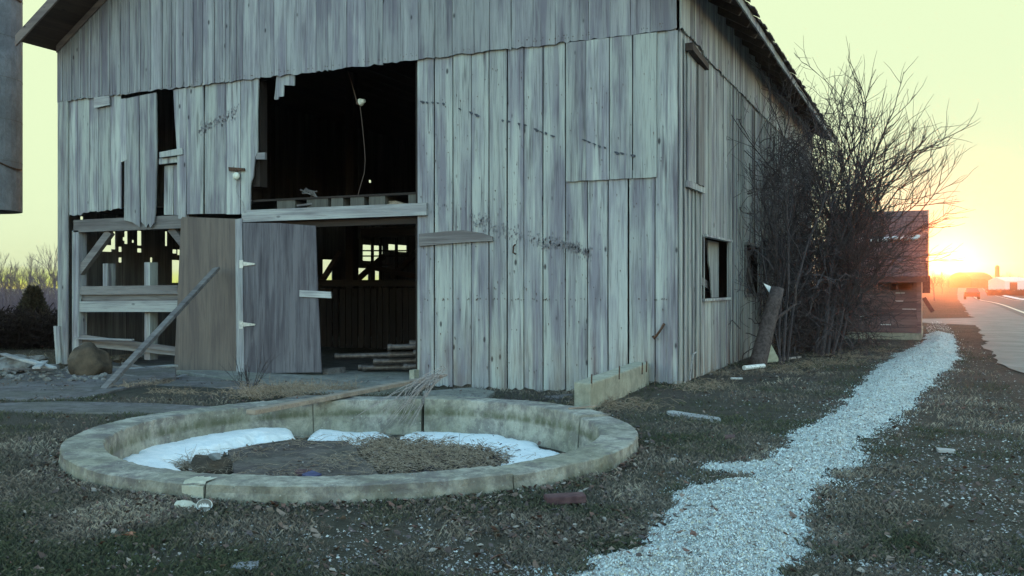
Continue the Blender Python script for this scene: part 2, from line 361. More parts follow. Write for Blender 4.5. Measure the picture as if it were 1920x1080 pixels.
def rock_mb(mb, c, r, sq=(1, 1, 0.7), seed=0, sub=3, amp=0.25, fr=1.3):
    bm = bmesh.new(); bmesh.ops.create_icosphere(bm, subdivisions=sub, radius=1.0)
    vs = []
    for v in bm.verts:
        p = v.co.copy(); d = noise.noise(p * fr + Vector((seed * 3.1, seed, 0))) * amp * 1.6 + noise.noise(p * 3 + Vector((seed, 0, 7))) * amp * 0.5
        q = p * (1 + d)
        # flatten a few facets
        for k in range(4):
            nd = Vector((math.sin(seed * 5 + k * 2.1), math.cos(seed * 3 + k * 1.7), math.sin(seed + k * 3.3))).normalized()
            ex = q.dot(nd) - 0.72
            if ex > 0: q -= nd * ex * 0.85
        vs.append((c[0] + q.x * r * sq[0], c[1] + q.y * r * sq[1], c[2] + q.z * r * sq[2]))
    fs = [tuple(v.index for v in f.verts) for f in bm.faces]; bm.free(); mb.add(vs, fs, R.random())

def sdf(P, poly):                                    # signed distance, positive inside
    poly = np.array(poly); n = len(poly); dmin = np.full(len(P), 1e9); ins = np.zeros(len(P), bool)
    for i in range(n):
        a = poly[i]; b = poly[(i + 1) % n]; ab = b - a; t = np.clip(((P - a) @ ab) / max(ab @ ab, 1e-12), 0, 1)
        d = np.linalg.norm(P - a - t[:, None] * ab, axis=1); dmin = np.minimum(dmin, d)
        c = ((a[1] > P[:, 1]) != (b[1] > P[:, 1])); dy = b[1] - a[1]
        if abs(dy) > 1e-12:
            xi = (b[0] - a[0]) * (P[:, 1] - a[1]) / dy + a[0]; ins ^= (c & (P[:, 0] < xi))
    return np.where(ins, dmin, -dmin)

def vnoise(x, y, s, seed=0):                         # smooth value noise, numpy
    rs = np.random.RandomState(seed); T = rs.rand(64, 64); X = x * s; Y = y * s
    xi = np.floor(X).astype(int); yi = np.floor(Y).astype(int); fxx = X - xi; fyy = Y - yi
    fxx = fxx * fxx * (3 - 2 * fxx); fyy = fyy * fyy * (3 - 2 * fyy)
    g = lambda i, j: T[i % 64, j % 64]
    return (g(xi, yi) * (1 - fxx) * (1 - fyy) + g(xi + 1, yi) * fxx * (1 - fyy) + g(xi, yi + 1) * (1 - fxx) * fyy + g(xi + 1, yi + 1) * fxx * fyy) - 0.5

# ------------------------------------------------------------------ ring geometry (needed by the ground)
RC = Vector(EYE) + FWD * 7.65 + RGT * (-1.245); RC.z = 0
RA, RB = 2.27, 2.22                                  # half axes across / along the view
RT = 0.30
def ring_uv(x, y):
    dx = x - RC.x; dy = y - RC.y
    return (dx * RGT.x + dy * RGT.y), (dx * FWD.x + dy * FWD.y)
def ring_r(x, y):
    u, v = ring_uv(x, y); return np.sqrt((u / RA) ** 2 + (v / RB) ** 2)
PIT = -0.25
BARN_L = fx(114)
EAVE_Z = 5.66
def terrain(x, y):
    x = np.asarray(x, float); y = np.asarray(y, float)
    h = vnoise(x, y, 0.9, 1) * 0.03 + vnoise(x, y, 3.3, 2) * 0.016
    near = 1 - smooth(18, 40, np.hypot(x - 1, y + 4)); h = h * near * (1 - smooth(3.2, 4.0, x))
    h = h + vnoise(x, y, 0.02, 5) * 1.2 * smooth(90, 260, np.hypot(x, y)) * (x < -40)
    h = h - 2.6 * smooth(-20, -95, x)                               # falls away to the left
    h = h - 0.55 * smooth(50, 130, y) * smooth(-60, -10, x) + 2.6 * smooth(170, 420, y) * smooth(-60, -10, x) * (1 - smooth(20, 60, x))
    h = h - 0.6 * smooth(20, 60, x) * smooth(60, 200, y)
    h = h - 0.18 * smooth(-.3, -1.8, x) * smooth(-3.1, -1.2, y) * (1 - smooth(1, 9, y)) * (1 - smooth(-16, -22, x))
    inside_barn = (x > BARN_L) & (x < 0.0) & (y > 0.05) & (y < 15); h = np.where(inside_barn, -0.24, h)
    rr = ring_r(x, y); h = np.where(rr < 0.935, PIT, h)
    road = smooth(2.6, 3.4, x - 0.02 * y) * (1 - smooth(11, 13, x)) * (y > -14)
    h = np.where(road > 0.5, h - 0.006, h)
    return h
def tz(x, y): return float(terrain(np.array([x]), np.array([y]))[0])

def axis(segs):
    out = []
    for a, b, st in segs: out += list(np.arange(a, b, st))
    out.append(segs[-1][1]); return np.array(out)
gx = axis([(-900, -200, 50), (-200, -40, 8), (-40, -14, 1.5), (-14, -4.5, 0.25), (-4.5, 5.5, 0.075), (5.5, 14, 0.4), (14, 60, 3), (60, 900, 40)])
gy = axis([(-60, -13, 3), (-13, -7.5, 0.1), (-7.5, 1.2, 0.075), (1.2, 20, 0.3), (20, 60, 2), (60, 500, 10), (500, 1500, 60)])
XX, YY = np.meshgrid(gx, gy, indexing='ij'); ZZ = terrain(XX.ravel(), YY.ravel())
nx, ny = len(gx), len(gy); I = np.arange(nx * ny).reshape(nx, ny)
g = raw('ground', np.c_[XX.ravel(), YY.ravel(), ZZ], np.c_[I[:-1, :-1].ravel(), I[1:, :-1].ravel(), I[1:, 1:].ravel(), I[:-1, 1:].ravel()], None, 'ground')
g.data.polygons.foreach_set('use_smooth', [True] * len(g.data.polygons))
tag(g, kind='structure')

# ------------------------------------------------------------------ road
def strip(name, mat, x0f, x1f, ys, lift, nseg=4):
    V = []; F = []
    for y in ys:
        a, b = x0f(y), x1f(y)
        for j in range(nseg + 1):
            x = a + (b - a) * j / nseg; V.append((x, y, tz(x, y) + lift))
    k = nseg + 1
    for i in range(len(ys) - 1):
        for j in range(nseg): F.append((i * k + j, i * k + j + 1, (i + 1) * k + j + 1, (i + 1) * k + j))
    return tag(raw(name, V, F, None, mat), kind='structure')
rys = list(np.arange(-14, 60, 0.3)) + list(np.arange(60, 500, 5.0))
bend = lambda y: 0.018 * y + 0.00002 * max(0, y - 40) ** 2
wob = lambda y: 0.25 * noise.noise(Vector((0, y * 0.35, 3))) + 0.12 * noise.noise(Vector((0, y * 1.7, 3))) + 0.09 * noise.noise(Vector((0, y * 5.3, 3)))
strip('shoulder', 'shoulder', lambda y: 3.95 + bend(y) + wob(y) + 0.6 * (1 - float(smooth(1.5, 5.5, y))), lambda y: 6.0 + bend(y), rys, 0.014, 6)
strip('road', 'asphalt', lambda y: 5.9 + bend(y), lambda y: 10.4 + bend(y), rys, 0.020, 8)
strip('road_edge_line', 'paint', lambda y: 6.25 + bend(y), lambda y: 6.42 + bend(y), rys, 0.026, 1)
strip('road_edge_line', 'paint', lambda y: 10.0 + bend(y), lambda y: 10.12 + bend(y), rys, 0.026, 1)
dv = MB(); pts = [(0.2, 24), (2.2, 24.0), (3.2, 22.6), (4.9, 21.2), (4.9, 29.5), (3.0, 27.3), (2.2, 26.9), (0.2, 26.9)]
dv.prism(pts, lambda a, b, n: (a, b, n), -0.05, 0.010, 0.3)
tag(dv.build('driveway', 'shoulder', origin=(3, 25, 0)), kind='structure')

# ------------------------------------------------------------------ pale stone strip
path_px = [(1030, 1110), (1062, 1078), (1110, 1048), (1200, 1032), (1218, 1000), (1245, 975), (1250, 935), (1290, 914), (1380, 905), (1395, 893), (1325, 886), (1340, 876), (1420, 872), (1440, 855),
           (1500, 838), (1486, 822), (1530, 795), (1575, 765), (1600, 735), (1632, 700), (1668, 672), (1700, 656), (1728, 646), (1736, 622), (1741, 604), (1764, 602), (1786, 622), (1797, 650), (1796, 676),
           (1770, 706), (1728, 742), (1690, 782), (1632, 822), (1612, 855), (1570, 893), (1512, 935), (1505, 968), (1520, 1010), (1500, 1040), (1490, 1075), (1480, 1120)]
path_g = gpoly(path_px) + []
def pathmask(x, y):
    P = np.c_[x, y]
    return sdf(P, path_g) + 0.13 * vnoise(x, y, 2.5, 21) + 0.10 * vnoise(x, y, 7, 22) + 0.08 * vnoise(x, y, 20, 24)
hx = np.arange(-0.6, 4.5, 0.05); hy = np.arange(-9.6, 15.0, 0.05)
HX, HY = np.meshgrid(hx, hy, indexing='ij'); x = HX.ravel(); y = HY.ravel()
sdm = pathmask(x, y); z = terrain(x, y) + 0.004 + 0.10 * smooth(-0.02, 0.40, sdm) + 0.045 * vnoise(x, y, 4, 31) * smooth(0, .3, sdm) + 0.028 * vnoise(x, y, 14, 32) * smooth(0, .2, sdm)
keep = sdm > -0.015; I = np.arange(len(x)).reshape(HX.shape); k3 = keep.reshape(HX.shape)
q = k3[:-1, :-1] & k3[1:, :-1] & k3[1:, 1:] & k3[:-1, 1:]
F = np.c_[I[:-1, :-1][q], I[1:, :-1][q], I[1:, 1:][q], I[:-1, 1:][q]]
used = np.unique(F); rm = -np.ones(len(x), int); rm[used] = np.arange(len(used))
pb = raw('gravel_path', np.c_[x, y, z][used], rm[F], None, 'pathbase'); pb.data.polygons.foreach_set('use_smooth', [True] * len(pb.data.polygons))
tag(pb, kind='structure')

# scatter of tiny flat pieces -------------------------------------------------
def scatter(name, n, region, dens, size, mat, kindf, seed, lift=0.004, label=None, flat=0.5, elong=1.0, cat=None):
    rs = np.random.RandomState(seed)
    # sample in photo-ground space so that near ground is dense
    px = rs.uniform(region[0], region[2], n); py = rs.uniform(region[1], region[3], n)
    D = np.array([FWD.x, FWD.y]) + np.outer((px - PCX) / FOC, np.array([RGT.x, RGT.y])); t = EYE.z / ((py - PHY) / FOC)
    X = EYE.x + D[:, 0] * t; Y = EYE.y + D[:, 1] * t
    keep = kindf(X, Y, rs); X = X[keep]; Y = Y[keep]; n = len(X)
    Z = terrain(X, Y) + lift
    return X, Y, Z, rs
def notbuilt(X, Y):
    ok = ~((X > BARN_L) & (X < 0.02) & (Y > -0.02)); ok &= ring_r(X, Y) > 1.005
    ok &= ~((X > 0.0) & (X < 2.9) & (Y > 11.2)); return ok
slab_polys = []
def onslab(X, Y):
    r = np.zeros(len(X), bool); P = np.c_[X, Y]
    for s_ in slab_polys: r |= sdf(P, s_) > 0.0
    return r

# ------------------------------------------------------------------ BARN
barn = thing('barn', (fx(640), 7, 0), 'large weathered grey board barn with open hay door, missing boards and dark doorway', 'barn')
SEAM = 0.5 * (FP(112, 192)[1] + FP(1262, 58)[1])
BL = fx(114)                       # left corner x
BY = 14.7                          # depth of barn
RIDGE_X = BL / 2; PITCH = 0.64
def roof_z(x): return EAVE_Z + PITCH * (min(x - BL, -x))
def boards(mb, mp, a0, a1, zt, zb, w=(0.2, 0.32), th=0.022, gap=0.005, n=0.0, jag=0.012, jit=0.006, seed=1, batten=0.0, nails=None, twist=0.004):
    r = random.Random(seed); a = a0; s = 1 if a1 > a0 else -1
    while (a1 - a) * s > 0.03:
        ww = r.uniform(*w); b = a + s * ww
        if (a1 - b) * s < 0.12: b = a1
        g1 = gap * r.choice([0.5, 1, 1, 2.2]); x0, x1 = min(a, b) + g1 / 2, max(a, b) - g1 / 2
        nn = n + r.uniform(0, jit); ztl = zt(x0); ztr = zt(x1); k = 4
        t0 = r.uniform(-twist, twist); t1 = r.uniform(-twist, twist)
        bot = [(x0 + (x1 - x0) * i / k, zb(x0 + (x1 - x0) * i / k) + r.uniform(-jag, jag)) for i in range(k + 1)]
        zmid = (ztl + bot[0][1]) / 2
        poly = bot + [(x1 + t1, zmid + r.uniform(-.5, .5)), (x1, ztr), (x0, ztl), (x0 + t0, zmid + r.uniform(-.5, .5))]
        mb.prism(poly, mp, nn, nn + th, r.random())
        if batten and r.random() < batten:
            bw = r.uniform(0.018, 0.035); c = x1
            mb.prism([(c - bw, zb(c)), (c + bw, zb(c)), (c + bw, zt(c)), (c - bw, zt(c))], mp, nn + th + 0.003, nn + th + 0.015, r.random())
        a = b
# upper gable siding
up = MB(); boards(up, MF, BL - 0.02, 0.02, lambda x: roof_z(max(min(x, -0.01), BL + 0.01)) - 0.02, lambda x: SEAM, (0.21, 0.36), n=0.036, seed=3, jag=0.018, jit=0.008)
for cx_ in np.arange(BL + 0.12, fx(470), 0.235):   # narrow ribs on the left half
    c = cx_ + R.uniform(-.03, .03); bw = R.uniform(0.014, 0.024)
    up.prism([(c - bw, SEAM + R.uniform(0, .03)), (c + bw, SEAM + R.uniform(0, .03)), (c + bw, roof_z(c) - .03), (c - bw, roof_z(c) - .03)], MF, 0.0665, 0.078)
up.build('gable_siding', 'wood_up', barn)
# lower right panel D
XD0 = fx(783); XPATCH0, XPATCH1 = fx(1062), fx(1230); ZP = FP(1140, 336)[1]
lo = MB(); zbot = lambda x: -0.17 * float(smooth(-.2, -1.6, x)) + .02
boards(lo, MF, XD0, fx(1062), lambda x: SEAM + 0.05, zbot, (0.26, 0.34), seed=11, gap=0.011, jag=0.03)
boards(lo, MF, XPATCH0, XPATCH1, lambda x: ZP + 0.1, zbot, (0.28, 0.35), seed=12, gap=0.012, jag=0.03, jit=0.004)
boards(lo, MF, XPATCH1, 0.0, lambda x: SEAM + 0.05, zbot, (0.30, 0.40), seed=14, jag=0.03)
boards(lo, MF, XPATCH0 + 0.01, XPATCH1 + 0.03, lambda x: SEAM - 0.006, lambda x: ZP + (-0.01), (0.28, 0.33), seed=13, n=0.029, jit=0.004, gap=0.008, jag=0.006)
lo.build('front_siding', 'wood', barn)
# lower left ragged sections
lf = MB()
bl = [(117, 405), (156, 404), (157, 399), (190, 396), (228, 391)]
bx_ = [fx(p[0]) for p in bl]; bz_ = [FP(*p)[1] for p in bl]
boards(lf, MF, fx(116), fx(229), lambda x: SEAM + 0.05, lambda x: float(np.interp(x, bx_, bz_)), (0.2, 0.3), seed=21, jag=0.02, gap=0.008)
for pl in ([(229, 186), (238, 185), (240, 300), (229, 305)],
           [(236, 186), (262, 180), (263, 300), (264, 426), (250, 417), (235, 413)],
           [(264, 180), (295, 174), (296, 290), (293, 400), (291, 418), (284, 428), (281, 419), (277, 427), (267, 416)],
           [(327, 169), (351, 165), (352, 280), (350, 411), (336, 410), (334, 285), (330, 230)],
           [(352, 164), (383, 159), (384, 235), (382, 401), (353, 402)],
           [(387, 158), (425, 152), (426, 401), (386, 401), (386, 230)],
           [(426.5, 152), (452, 148), (453, 300), (452, 402), (427, 402)],
           [(453.5, 148), (487, 143), (485, 210), (485, 285), (480, 296), (477, 330), (472, 345), (471, 400), (454, 401)]):
    lf.prism(fpoly(pl), MF, R.uniform(0, 0.008), R.uniform(0.024, 0.032))
for pl in ([(300, 310), (316, 308), (316, 402), (299, 402)], [(317, 308), (336, 306), (337, 403), (318, 402)]):
    lf.prism(fpoly(pl), MF, -0.12, -0.10)
lf.prism(fpoly([(303, 286), (345, 278), (346, 290), (303, 296)]), MF, 0.0, 0.05)
lf.prism(fpoly([(297, 297), (330, 294), (331, 304), (297, 308)]), MF, -0.05, -0.01)
lf.build('ragged_siding', 'wood', barn)
# corner trims
cb = MB(); cb.prism([(BL - 0.01, -0.12), (fx(132), -0.12), (fx(132), SEAM), (BL - 0.01, SEAM)], MF, 0.034, 0.058); cb.build('corner_board', 'wood_side', barn); cb = MB()
cb.prism([(0.0, 0.02), (0.10, 0.03), (0.095, SEAM - 0.02), (0.0, SEAM - 0.02)], lambda a, z, n: (n, a, z), 0.03, 0.055)
cb.build('corner_board', 'wood_side', barn); cb = MB()
cb.prism([(-0.105, 0.02), (0.028, 0.02), (0.028, SEAM - 0.01), (-0.10, SEAM - 0.01)], MF, 0.034, 0.05)
cb.build('corner_board', 'wood_side', barn)
# side wall (faces the road)
sw = MB(); w2 = [sy(1313), sy(1362)]; w3 = [sy(1393), sy(1420)]
z2 = (SP(1337, 559)[1], SP(1337, 449)[1]); z3 = (SP(1405, 551)[1], SP(1405, 462)[1])
SW = [(0.10, w2[0], None), (w2[0], w2[1], z2), (w2[1], w3[0], None), (w3[0], w3[1], z3), (w3[1], BY, None)]
ZS = SEAM - 0.02
for i, (a0, a1, hole) in enumerate(SW):
    if hole is None: boards(sw, MS, a0, a1, lambda a: ZS + 0.08, lambda a: 0.0, (0.13, 0.26), seed=40 + i, gap=0.012, jag=0.03, jit=0.012)
    else:
        boards(sw, MS, a0, a1, lambda a: hole[0], lambda a: 0.0, (0.15, 0.24), seed=50 + i, gap=0.012, jag=0.0, jit=0.012)
        boards(sw, MS, a0, a1, lambda a: ZS + 0.08, lambda a: hole[1], (0.15, 0.24), seed=60 + i, gap=0.012, jag=0.0, jit=0.012)
boards(sw, MS, 0.0, BY, lambda a: EAVE_Z - 0.02, lambda a: ZS + (0.06 if a < 1.3 else 0.0), (0.16, 0.28), seed=70, n=0.036, gap=0.01, jit=0.01, jag=0.02)
rb = random.Random(9)
a = 0.25
while a < BY:                                           # battens over the joints
    if not (w2[0] - 0.05 < a < w2[1] + 0.05 or w3[0] - 0.05 < a < w3[1] + 0.05):
        sw.prism([(a, 0.03), (a + 0.045, 0.03), (a + 0.045, ZS - 0.02), (a, ZS - 0.02)], MS, 0.037, 0.052)
    a += rb.uniform(0.19, 0.3)
sw.build('side_siding', 'wood_side', barn)
tw = MB(); a0, a1 = sy(1279), sy(1307); zt_, zb_ = SP(1290, 108)[1], SP(1290, 343)[1]
boards(tw, MS, a0, a1, lambda a: zt_, lambda a: zb_, (0.2, 0.3), seed=81, n=0.054, gap=0.012)
shut = tw.build('hay_shutter', 'wood_side', barn)
tr = MB(); tr.prism([(a0 - 0.06, zt_), (a1 + 0.05, zt_ - 0.06), (a1 + 0.05, zt_ + 0.02), (a0 - 0.06, zt_ + 0.10)], MS, 0.056, 0.16); tr.build('lintel', 'soffit', shut)
tr = MB(); am = a0 + (a1 - a0) * .56; tr.prism([(am, zb_), (am + .025, zb_), (am + .02, zt_ - .05), (am, zt_ - .05)], MS, 0.084, 0.088); tr.build('gap', 'black', shut)  # solid black strip painting the darkness of a gap between shutter boards
tr = MB(); boards(tr, MS, am + .03, a1, lambda a: zt_ - .06, lambda a: zb_, (.2, .3), seed=83, n=.084, gap=.01); tr.build('board', 'timber_v', shut)  # darker wood paints the shade of a recess on this half
tr = MB(); tr.prism([(a0 - 0.05, zb_ - 0.09), (a1 + 0.12, zb_ - 0.09), (a1 + 0.12, zb_ - 0.005), (a0 - 0.05, zb_ - 0.005)], MS, 0.054, 0.09); tr.build('sill', 'wood_side', shut)
wf = MB()
def wframe(mb, a0, a1, z, t=0.05):
    for p in ([(a0 - t, z[0]), (a0, z[0]), (a0, z[1]), (a0 - t, z[1])], [(a1, z[0]), (a1 + t, z[0]), (a1 + t, z[1]), (a1, z[1])]): mb.prism(p, MS, 0.053, 0.066)
    mb.prism([(a0 - t, z[0] - t), (a1 + t, z[0] - t), (a1 + t, z[0] - .001), (a0 - t, z[0] - .001)], MS, 0.053, 0.075)
    mb.prism([(a0 - t, z[1] + .001), (a1 + t, z[1] + .001), (a1 + t, z[1] + t), (a0 - t, z[1] + t)], MS, 0.053, 0.10)
wframe(wf, w2[0], w2[1], z2, 0.035); win = wf.build('window', 'wood_side', barn)
sh = MB(); c = w2[0] + (w2[1] - w2[0]) * 0.62
sh.prism([(c - 0.12, z2[1]), (w2[1] - .01, z2[1]), (w2[1] - .01, z2[0]), (c + 0.18, z2[0]), (c + 0.05, z2[0] + 0.45), (c - 0.05, z2[1] - 0.35)], MS, -0.14, -0.12); sh.build('broken_shutter', 'wood_side', win)
br = MB(); br.beam((-0.25, w2[0] - 0.15, z2[1] - 0.45), (-0.2, w2[1] + 0.1, z2[0] + 0.1), 0.06, 0.12); br.build('diagonal_board', 'timber', win)
wf = MB(); wframe(wf, w3[0], w3[1], z3, 0.05); win3 = wf.build('window', 'timber_v', barn)
br = MB(); br.beam((-0.06, w3[0] + 0.15, z3[1]), (0.0, w3[1] - 0.25, z3[0] - 0.1), 0.05, 0.10); br.build('slanting_board', 'timber_v', win3)
sh = MB(); sh.prism([(w3[0] + 0.7, z3[0]), (w3[1], z3[0]), (w3[1], z3[1]), (w3[0] + 0.9, z3[1])], MS, -0.15, -0.13); sh.build('broken_shutter', 'timber_v', win3)
# black strip painting the darkness of an open slit in the side wall
sl = MB(); ys_ = sy(1409); sl.prism([(ys_ - .05, 1.9), (ys_ + .04, 1.9), (ys_ + .04, ZS - .05), (ys_ - .05, ZS - .05)], MS, 0.055, 0.063, 0.2); sl.build('slit_shade', 'black', barn)
# far gable, left wall, interior
def holed(mb, mp, a0, a1, b0, b1, holes, n0, n1):
    A = sorted({a0, a1} | {min(max(v, a0), a1) for h in holes for v in h[:2]} | set(np.arange(a0 + 0.27, a1, 0.27)))
    B = sorted({b0, b1} | {min(max(v, b0), b1) for h in holes for v in h[2:]})
    for i in range(len(A) - 1):
        run = None
        for j in range(len(B) - 1):
            ca, cz = (A[i] + A[i + 1]) / 2, (B[j] + B[j + 1]) / 2
            inside = any(h[0] < ca < h[1] and h[2] < cz < h[3] for h in holes)
            if inside:
                if run is not None: mb.prism([(A[i], run), (A[i + 1], run), (A[i + 1], B[j]), (A[i], B[j])], mp, n0, n1)
                run = None
            elif run is None: run = B[j]
        if run is not None: mb.prism([(A[i], run), (A[i + 1], run), (A[i + 1], B[-1]), (A[i], B[-1])], mp, n0, n1)
hp = [(210, 215, 434, 466), (235, 238, 433, 456), (259, 264, 434, 459), (311, 312.5, 435, 460), (342, 348, 429, 440), (184, 208, 461, 470), (224, 227, 464, 471),
      (259, 264, 467, 472), (325, 330, 469, 474), (334, 337, 469, 477), (324, 338, 489, 529), (224, 227, 484, 491), (283, 284.5, 484, 510), (606, 622, 488, 529), (664, 690, 504, 527), (704, 715, 502, 527),
      (681, 717, 462, 488), (729, 762, 461, 470), (678, 681, 551, 600), (768, 771, 601, 606), (692.5, 695.5, 338.5, 341.5), (152.5, 154.5, 407, 411), (260, 262, 440, 445), (249, 250, 451, 454), (232, 234, 446, 450)]
holes = []
for a, b, c, d in hp:
    xa, za = SP(a, d, BL); xb, zb2 = SP(b, c, BL); e_ = .012; holes.append((min(xa, xb) - e_ * 2, max(xa, xb) + e_ * 2, za - e_, zb2 + e_))  # slots enlarged slightly so their shape includes the light bloom
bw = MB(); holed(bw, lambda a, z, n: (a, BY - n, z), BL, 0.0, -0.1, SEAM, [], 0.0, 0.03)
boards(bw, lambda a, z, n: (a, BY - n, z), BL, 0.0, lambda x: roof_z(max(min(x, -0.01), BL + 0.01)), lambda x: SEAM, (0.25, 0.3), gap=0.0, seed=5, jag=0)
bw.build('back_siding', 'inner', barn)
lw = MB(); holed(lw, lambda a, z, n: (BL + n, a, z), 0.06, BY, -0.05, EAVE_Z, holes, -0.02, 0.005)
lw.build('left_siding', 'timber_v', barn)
il = MB(); il.prism([(0.05, -0.05), (BY - .05, -0.05), (BY - .05, EAVE_Z), (0.05, EAVE_Z)], lambda a, z, n: (n, a, z), -0.06, -0.04) if False else None
# frame: posts, beams
def post(px, w, y, z0, z1, mat, name='post', wy=0.18):
    m = MB(); xx = fx_at(px, y); m.box(xx - w / 2, xx + w / 2, y, y + wy, z0, z1); return m.build(name, mat, barn)
def fx_at(px, y): return FP(px, 500, y)[0]
m = MB(); m.beam((fx(136) , 0.12, FP(240, 420)[1]), (fx(352), 0.12, FP(240, 419)[1]), 0.2, FP(240, 408)[1] - FP(240, 432)[1]); m.build('girt', 'timber', barn)
def fbeam(p0, p1, hpx, y, dy, mat, name):
    m = MB(); xa, za = FP(p0[0], p0[1], y); xb, zb2 = FP(p1[0], p1[1], y)
    h = FP(p0[0], p0[1] - hpx / 2, y)[1] - FP(p0[0], p0[1] + hpx / 2, y)[1]
    m.beam((xa, y + dy / 2, za), (xb, y + dy / 2, zb2), dy, h); return m.build(name, mat, barn)
fbeam((136, 545), (333, 543), 16, 0.05, 0.06, 'timber', 'rail')
fbeam((137, 558), (333, 558), 12, 0.10, 0.05, 'timber', 'rail')
fbeam((138, 575), (334, 574), 20, 0.04, 0.045, 'wood_h', 'rail')
fbeam((136, 630), (334, 656), 9, 0.06, 0.05, 'timber', 'rail')
fbeam((134, 640), (332, 660), 13, 0.10, 0.05, 'timber', 'rail')
fbeam((204, 434), (138, 522), 15, 0.06, 0.09, 'timber', 'brace')
fbeam((318, 428), (352, 470), 14, 0.08, 0.09, 'timber', 'brace')
post(141, 0.16, 0.02, -0.1, FP(141, 432)[1], 'wood', 'post')
post(276, 0.13, 0.16, 0.0, FP(276, 492, 0.2)[1], 'wood', 'post')
post(197, 0.11, 0.2, FP(197, 545, .2)[1], FP(197, 494, 0.2)[1], 'wood', 'post')
for px, y in ((163, 1.6), (292, 3.6), (655, 5.2), (500, 5)):
    post(px, 0.2, y, 0, 3.2 if px < 400 else 6, 'inner', 'post')
m = MB(); m.box(BL + .1, -0.08, 5.2, 5.4, 2.62, 2.86); m.box(BL + .1, -0.08, 9.5, 9.7, 2.62, 2.86); m.build('crossbeam', 'inner_h', barn)
for (a, b, c, d) in ((603, 528, 640, 470), (664, 530, 720, 480), (735, 520, 785, 470), (690, 500, 780, 518)):
    m = MB(); y = 6.3; xa, za = FP(a, b, y); xb, zb2 = FP(c, d, y); m.beam((xa, y, za), (xb, y, zb2), 0.1, 0.11); m.build('brace', 'timber' if a == 603 else 'inner_h', barn)
for px in (668, 697, 712, 742):
    m = MB(); y = 8.0; xx = fx_at(px, y); m.box(xx - .03, xx + .03, y, y + .06, 0, 2.5); m.build('post', 'inner', barn)
for py in (470, 480, 497):
    fbeam((676, py), (765, py), 2.5, 8.1, 0.05, 'inner_h', 'rail')
# stall partition inside the doorway
pt = MB(); boards(pt, lambda a, z, n: (a, 4.3 - n, z), fx_at(588, 4.3), -0.1, lambda x: FP(690, 541, 4.3)[1], lambda x: 0.0, (0.14, 0.2), seed=33, gap=0.03, jag=0.01)
# leave a sliver of light between two boards
pt.build('stall_partition', 'inner', barn)
fbeam((590, 531), (850, 531), 12, 4.15, 0.08, 'inner_h', 'rail')
# hay floor with joist ends
ZF = FP(640, 366)[1]; ZB = FP(640, 394)[1]
fl = MB()
for k in range(20):
    y0 = 0.06 + k * 0.24; x0, x1 = fx(470), -0.1
    fl.box(x0 + R.uniform(-.1, 0), x1, y0, y0 + 0.225, ZF - 0.03 + R.uniform(-.006, .006), ZF)
fl.box(BL + .1, fx(474), 0.3, 6, ZF - 0.03, ZF)
fl.box(BL + .1, -0.1, 4.9, BY - 0.1, ZF - 0.03, ZF) if False else None
fl.build('hay_floor', 'inner_h', barn)
for px, w in ((531, 34), (590, 40), (627, 22), (665, 26), (702, 30), (770, 18)):
    m = MB(); x0, x1 = fx(px - w / 2), fx(px + w / 2); m.box(x0, x1, 0.07, 3.2, ZB - 0.02, ZF - 0.032); m.build('joist', 'joist', barn)
m = MB(); xa, za = FP(459, 406); xb, zb2 = FP(804, 393); hh = 0.19
m.prism([(xa, za - hh / 2), (xb, zb2 - hh / 2 + .01), (xb, zb2 + hh / 2), (xa + .1, za + hh / 2), (xa, za + hh / 2 - .03)], MF, 0.036, 0.075); m.build('door_header', 'wood_h', barn)
m = MB(); m.box(fx(455), fx(783), 0.05, 0.2, ZB - 0.24, ZB - 0.025); m.build('door_beam', 'inner_h', barn)
# jambs
post(786, 0.12, 0.03, 0.0, SEAM, 'inner', 'post'); post(480, 0.16, 0.06, 2.9, SEAM, 'inner', 'post')
# roof
rf = MB(); ov = 0.55; fo = 0.78; ovl = 0.12
for s in (-1, 1):
    ov_ = ovl if s < 0 else ov; ex = (BL - ov_) if s < 0 else ov; zz = EAVE_Z - PITCH * ov_
    P0, P1 = (RIDGE_X, EAVE_Z + PITCH * (-RIDGE_X)), (ex, zz)
    t = 0.09
    rf.add([(P0[0], -fo, P0[1]), (P1[0], -fo, P1[1]), (P1[0], BY + fo, P1[1]), (P0[0], BY + fo, P0[1]),
            (P0[0], -fo, P0[1] + t), (P1[0], -fo, P1[1] + t), (P1[0], BY + fo, P1[1] + t), (P0[0], BY + fo, P0[1] + t)],
           [(0, 1, 2, 3), (4, 7, 6, 5), (0, 4, 5, 1), (1, 5, 6, 2), (2, 6, 7, 3), (3, 7, 4, 0)], 0.5)
roof = rf.build('roof', 'roof', barn)
sf = MB(); r2 = random.Random(4)
for s in (-1, 1):                                     # soffit planks under the overhangs (run along the barn)
    n = 30
    ov_ = ovl if s < 0 else ov; L = -RIDGE_X + ov_
    for k in range(n):
        u0, u1 = k / n * L, (k + 0.97) / n * L
        xs = [(BL - ov_ + u if s < 0 else ov_ - u) for u in (u0, u1)]; zs = [EAVE_Z - PITCH * ov_ + PITCH * u - 0.005 for u in (u0, u1)]
        sf.add([(xs[0], -fo + .02, zs[0]), (xs[1], -fo + .02, zs[1]), (xs[1], BY + fo - .02, zs[1]), (xs[0], BY + fo - .02, zs[0]),
                (xs[0], -fo + .02, zs[0] - .02), (xs[1], -fo + .02, zs[1] - .02), (xs[1], BY + fo - .02, zs[1] - .02), (xs[0], BY + fo - .02, zs[0] - .02)],
               [(0, 1, 2, 3), (4, 7, 6, 5), (0, 4, 5, 1), (1, 5, 6, 2), (2, 6, 7, 3), (3, 7, 4, 0)], r2.random())
sf.build('soffit', 'soffit', roof)
rk = MB()
